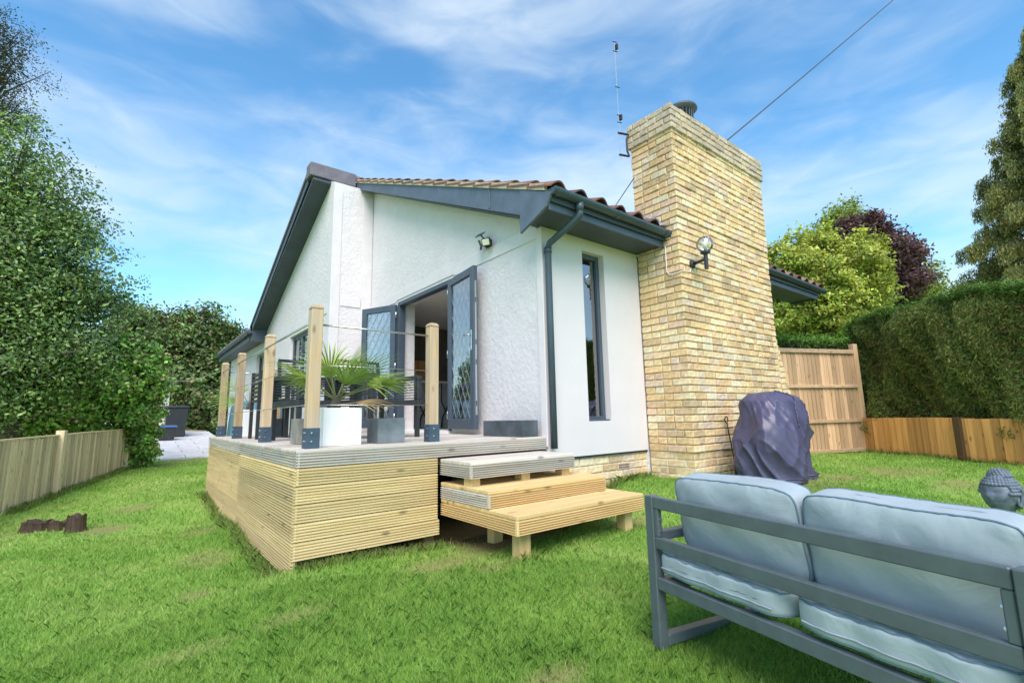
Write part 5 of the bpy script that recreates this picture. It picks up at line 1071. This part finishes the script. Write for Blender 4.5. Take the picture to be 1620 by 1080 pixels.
# weeping conifer at the right edge
b0 = at(1640, 640, 12.5); base = np.array(g0(b0)); t_ = thing('weeping_conifer', 'tall olive green weeping conifer rising above the hedge at the right', 'tree', tuple(base)); topc = at(1640, 20, 12.5); PP_, NN = [], []; tw = MB(); AX = topc-base
for k in range(190):
    s_ = .18+.805*(k+random.random())/190; a = k*2.4+random.uniform(-.4, .4); R_ = (1-s_)**.8*2.35+.22; o0 = base+AX*s_; dirv = np.array((math.cos(a), math.sin(a), 0)); R_ *= random.uniform(.6, 1.08); e = o0+dirv*R_+UP*(-.12*R_); mid = o0+dirv*R_*.5+UP*.10*R_; tw.tube([o0, mid, e], [.016, .010, .004], 4, False)
    m_ = int(16+R_*22); uu = rng.random(m_)**.7; bp_ = np.array([o0*(1-q)**2+mid*2*q*(1-q)+e*q*q for q in uu]); per = 34; dl = rng.uniform(.04, .42, (m_, per)); Q = np.repeat(bp_, per, 0)+rng.normal(0, .045, (m_*per, 3)); Q[:, 2] -= dl.ravel()*1.0; PP_.append(Q); NN.append(np.repeat(dirv[None], len(Q), 0))
tw.tube([base-UP*.2, base+AX*.5, topc], [.22, .13, .02], 8); tw.build('trunk', M['bark'], t_, smooth=True); P = np.concatenate(PP_); Nn_ = np.concatenate(NN); dn = np.tile(np.array((0, 0, -1.0)), (len(P), 1))+rng.normal(0, .35, (len(P), 3))
leaves('crown', P, Nn_, .105, .26, M['leaf_soft'], [(0.3, 0.312, 0.108), (0.384, 0.372, 0.144), (0.216, 0.252, 0.09), (0.408, 0.348, 0.168), (0.18, 0.216, 0.084)], t_, tuple(base), .6, .15, 0, dn)

# ------------------------------------------------------------------ far end: shed, bins
q = at(236, 690, 17.2); q2 = at(263, 690, 16.6); z0 = pz(q2[1])-.02
sh = thing('garden_shed', 'pale painted shed front half hidden by ivy at the far left', 'shed', (q2[0]-.5, q2[1]+.4, z0))
x1, yf = q2[0], q2[1]
MB().prism([(x1-1.3, yf, z0), (x1, yf, z0), (x1, yf, z0+1.82), (x1-1.3, yf, z0+2.02)], (0, 1.2, 0)).build('wall', M['shed'], sh, bev=.004); MB().prism([(x1-1.36, yf-.06, z0+2.04), (x1+.06, yf-.06, z0+1.82), (x1+.06, yf-.06, z0+1.86), (x1-1.36, yf-.06, z0+2.08)], (0, 1.35, 0)).build('roof', M['zinc_dark'], sh)
dr = bx('door', M['shed'], sh, x1-.72, x1-.08, yf-.035, yf-.003, z0+.03, z0+1.72); bx('window', M['window_glass'], dr, x1-.22, x1-.14, yf-.042, yf-.036, z0+1.1, z0+1.45, 0); bx('handle', M['black_metal'], dr, x1-.66, x1-.63, yf-.06, yf-.036, z0+.85, z0+1.0)
def bin_(label, px, py, D_, w_, h_, mat, lidmat, wheels=True):
    c = at(px, py, D_); z0 = pz(c[1])+.002; t_ = thing('wheelie_bin' if wheels else 'recycling_box', label, 'bin' if wheels else 'box', (c[0], c[1], z0)); a = w_/2; b_ = a*.78
    MB().add([(c[0]+sx*a*s_, c[1]+sy*a*s_, z0+z) for s_, z in ((.78, .0), (1, h_)) for sx, sy in ((-1, -1), (1, -1), (1, 1), (-1, 1))], [(0, 1, 5, 4), (1, 2, 6, 5), (2, 3, 7, 6), (3, 0, 4, 7), (4, 5, 6, 7), (3, 2, 1, 0)]).build('body', mat, t_, bev=.012)
    MB().add([(c[0]+sx*a*s_, c[1]+sy*a*s_, z0+h_+z) for s_, z in ((1.08, .002), (1.1, .03), (.95, .07)) for sx, sy in ((-1, -1), (1, -1), (1, 1), (-1, 1))], [(0, 1, 5, 4), (1, 2, 6, 5), (2, 3, 7, 6), (3, 0, 4, 7), (4, 5, 9, 8), (5, 6, 10, 9), (6, 7, 11, 10), (7, 4, 8, 11), (8, 9, 10, 11), (3, 2, 1, 0)]).build('lid', lidmat, t_, bev=.008)
    if wheels:
        for s_ in (-1, 1): MB().tube([(c[0]+s_*a*.7, c[1]+a*.85, z0+.1), (c[0]+s_*a*.95, c[1]+a*.85, z0+.1)], .1, 14).build('wheel', M['black_metal'], t_)
        MB().tube([(c[0]-a*.8, c[1]+a*1.15, z0+h_-.02), (c[0]+a*.8, c[1]+a*1.15, z0+h_-.02)], .018, 8).build('handle', mat, t_)
    return t_
bin_('black wheelie bin standing on the patio next to the shed', 276, 690, 16.6, .66, .98, M['dark_plastic'], M['dark_plastic'])
bin_('dark recycling box with a blue lid in front of the wheelie bin', 263, 691, 15.6, .50, .40, M['dark_plastic'], M['blue_plastic'], False)
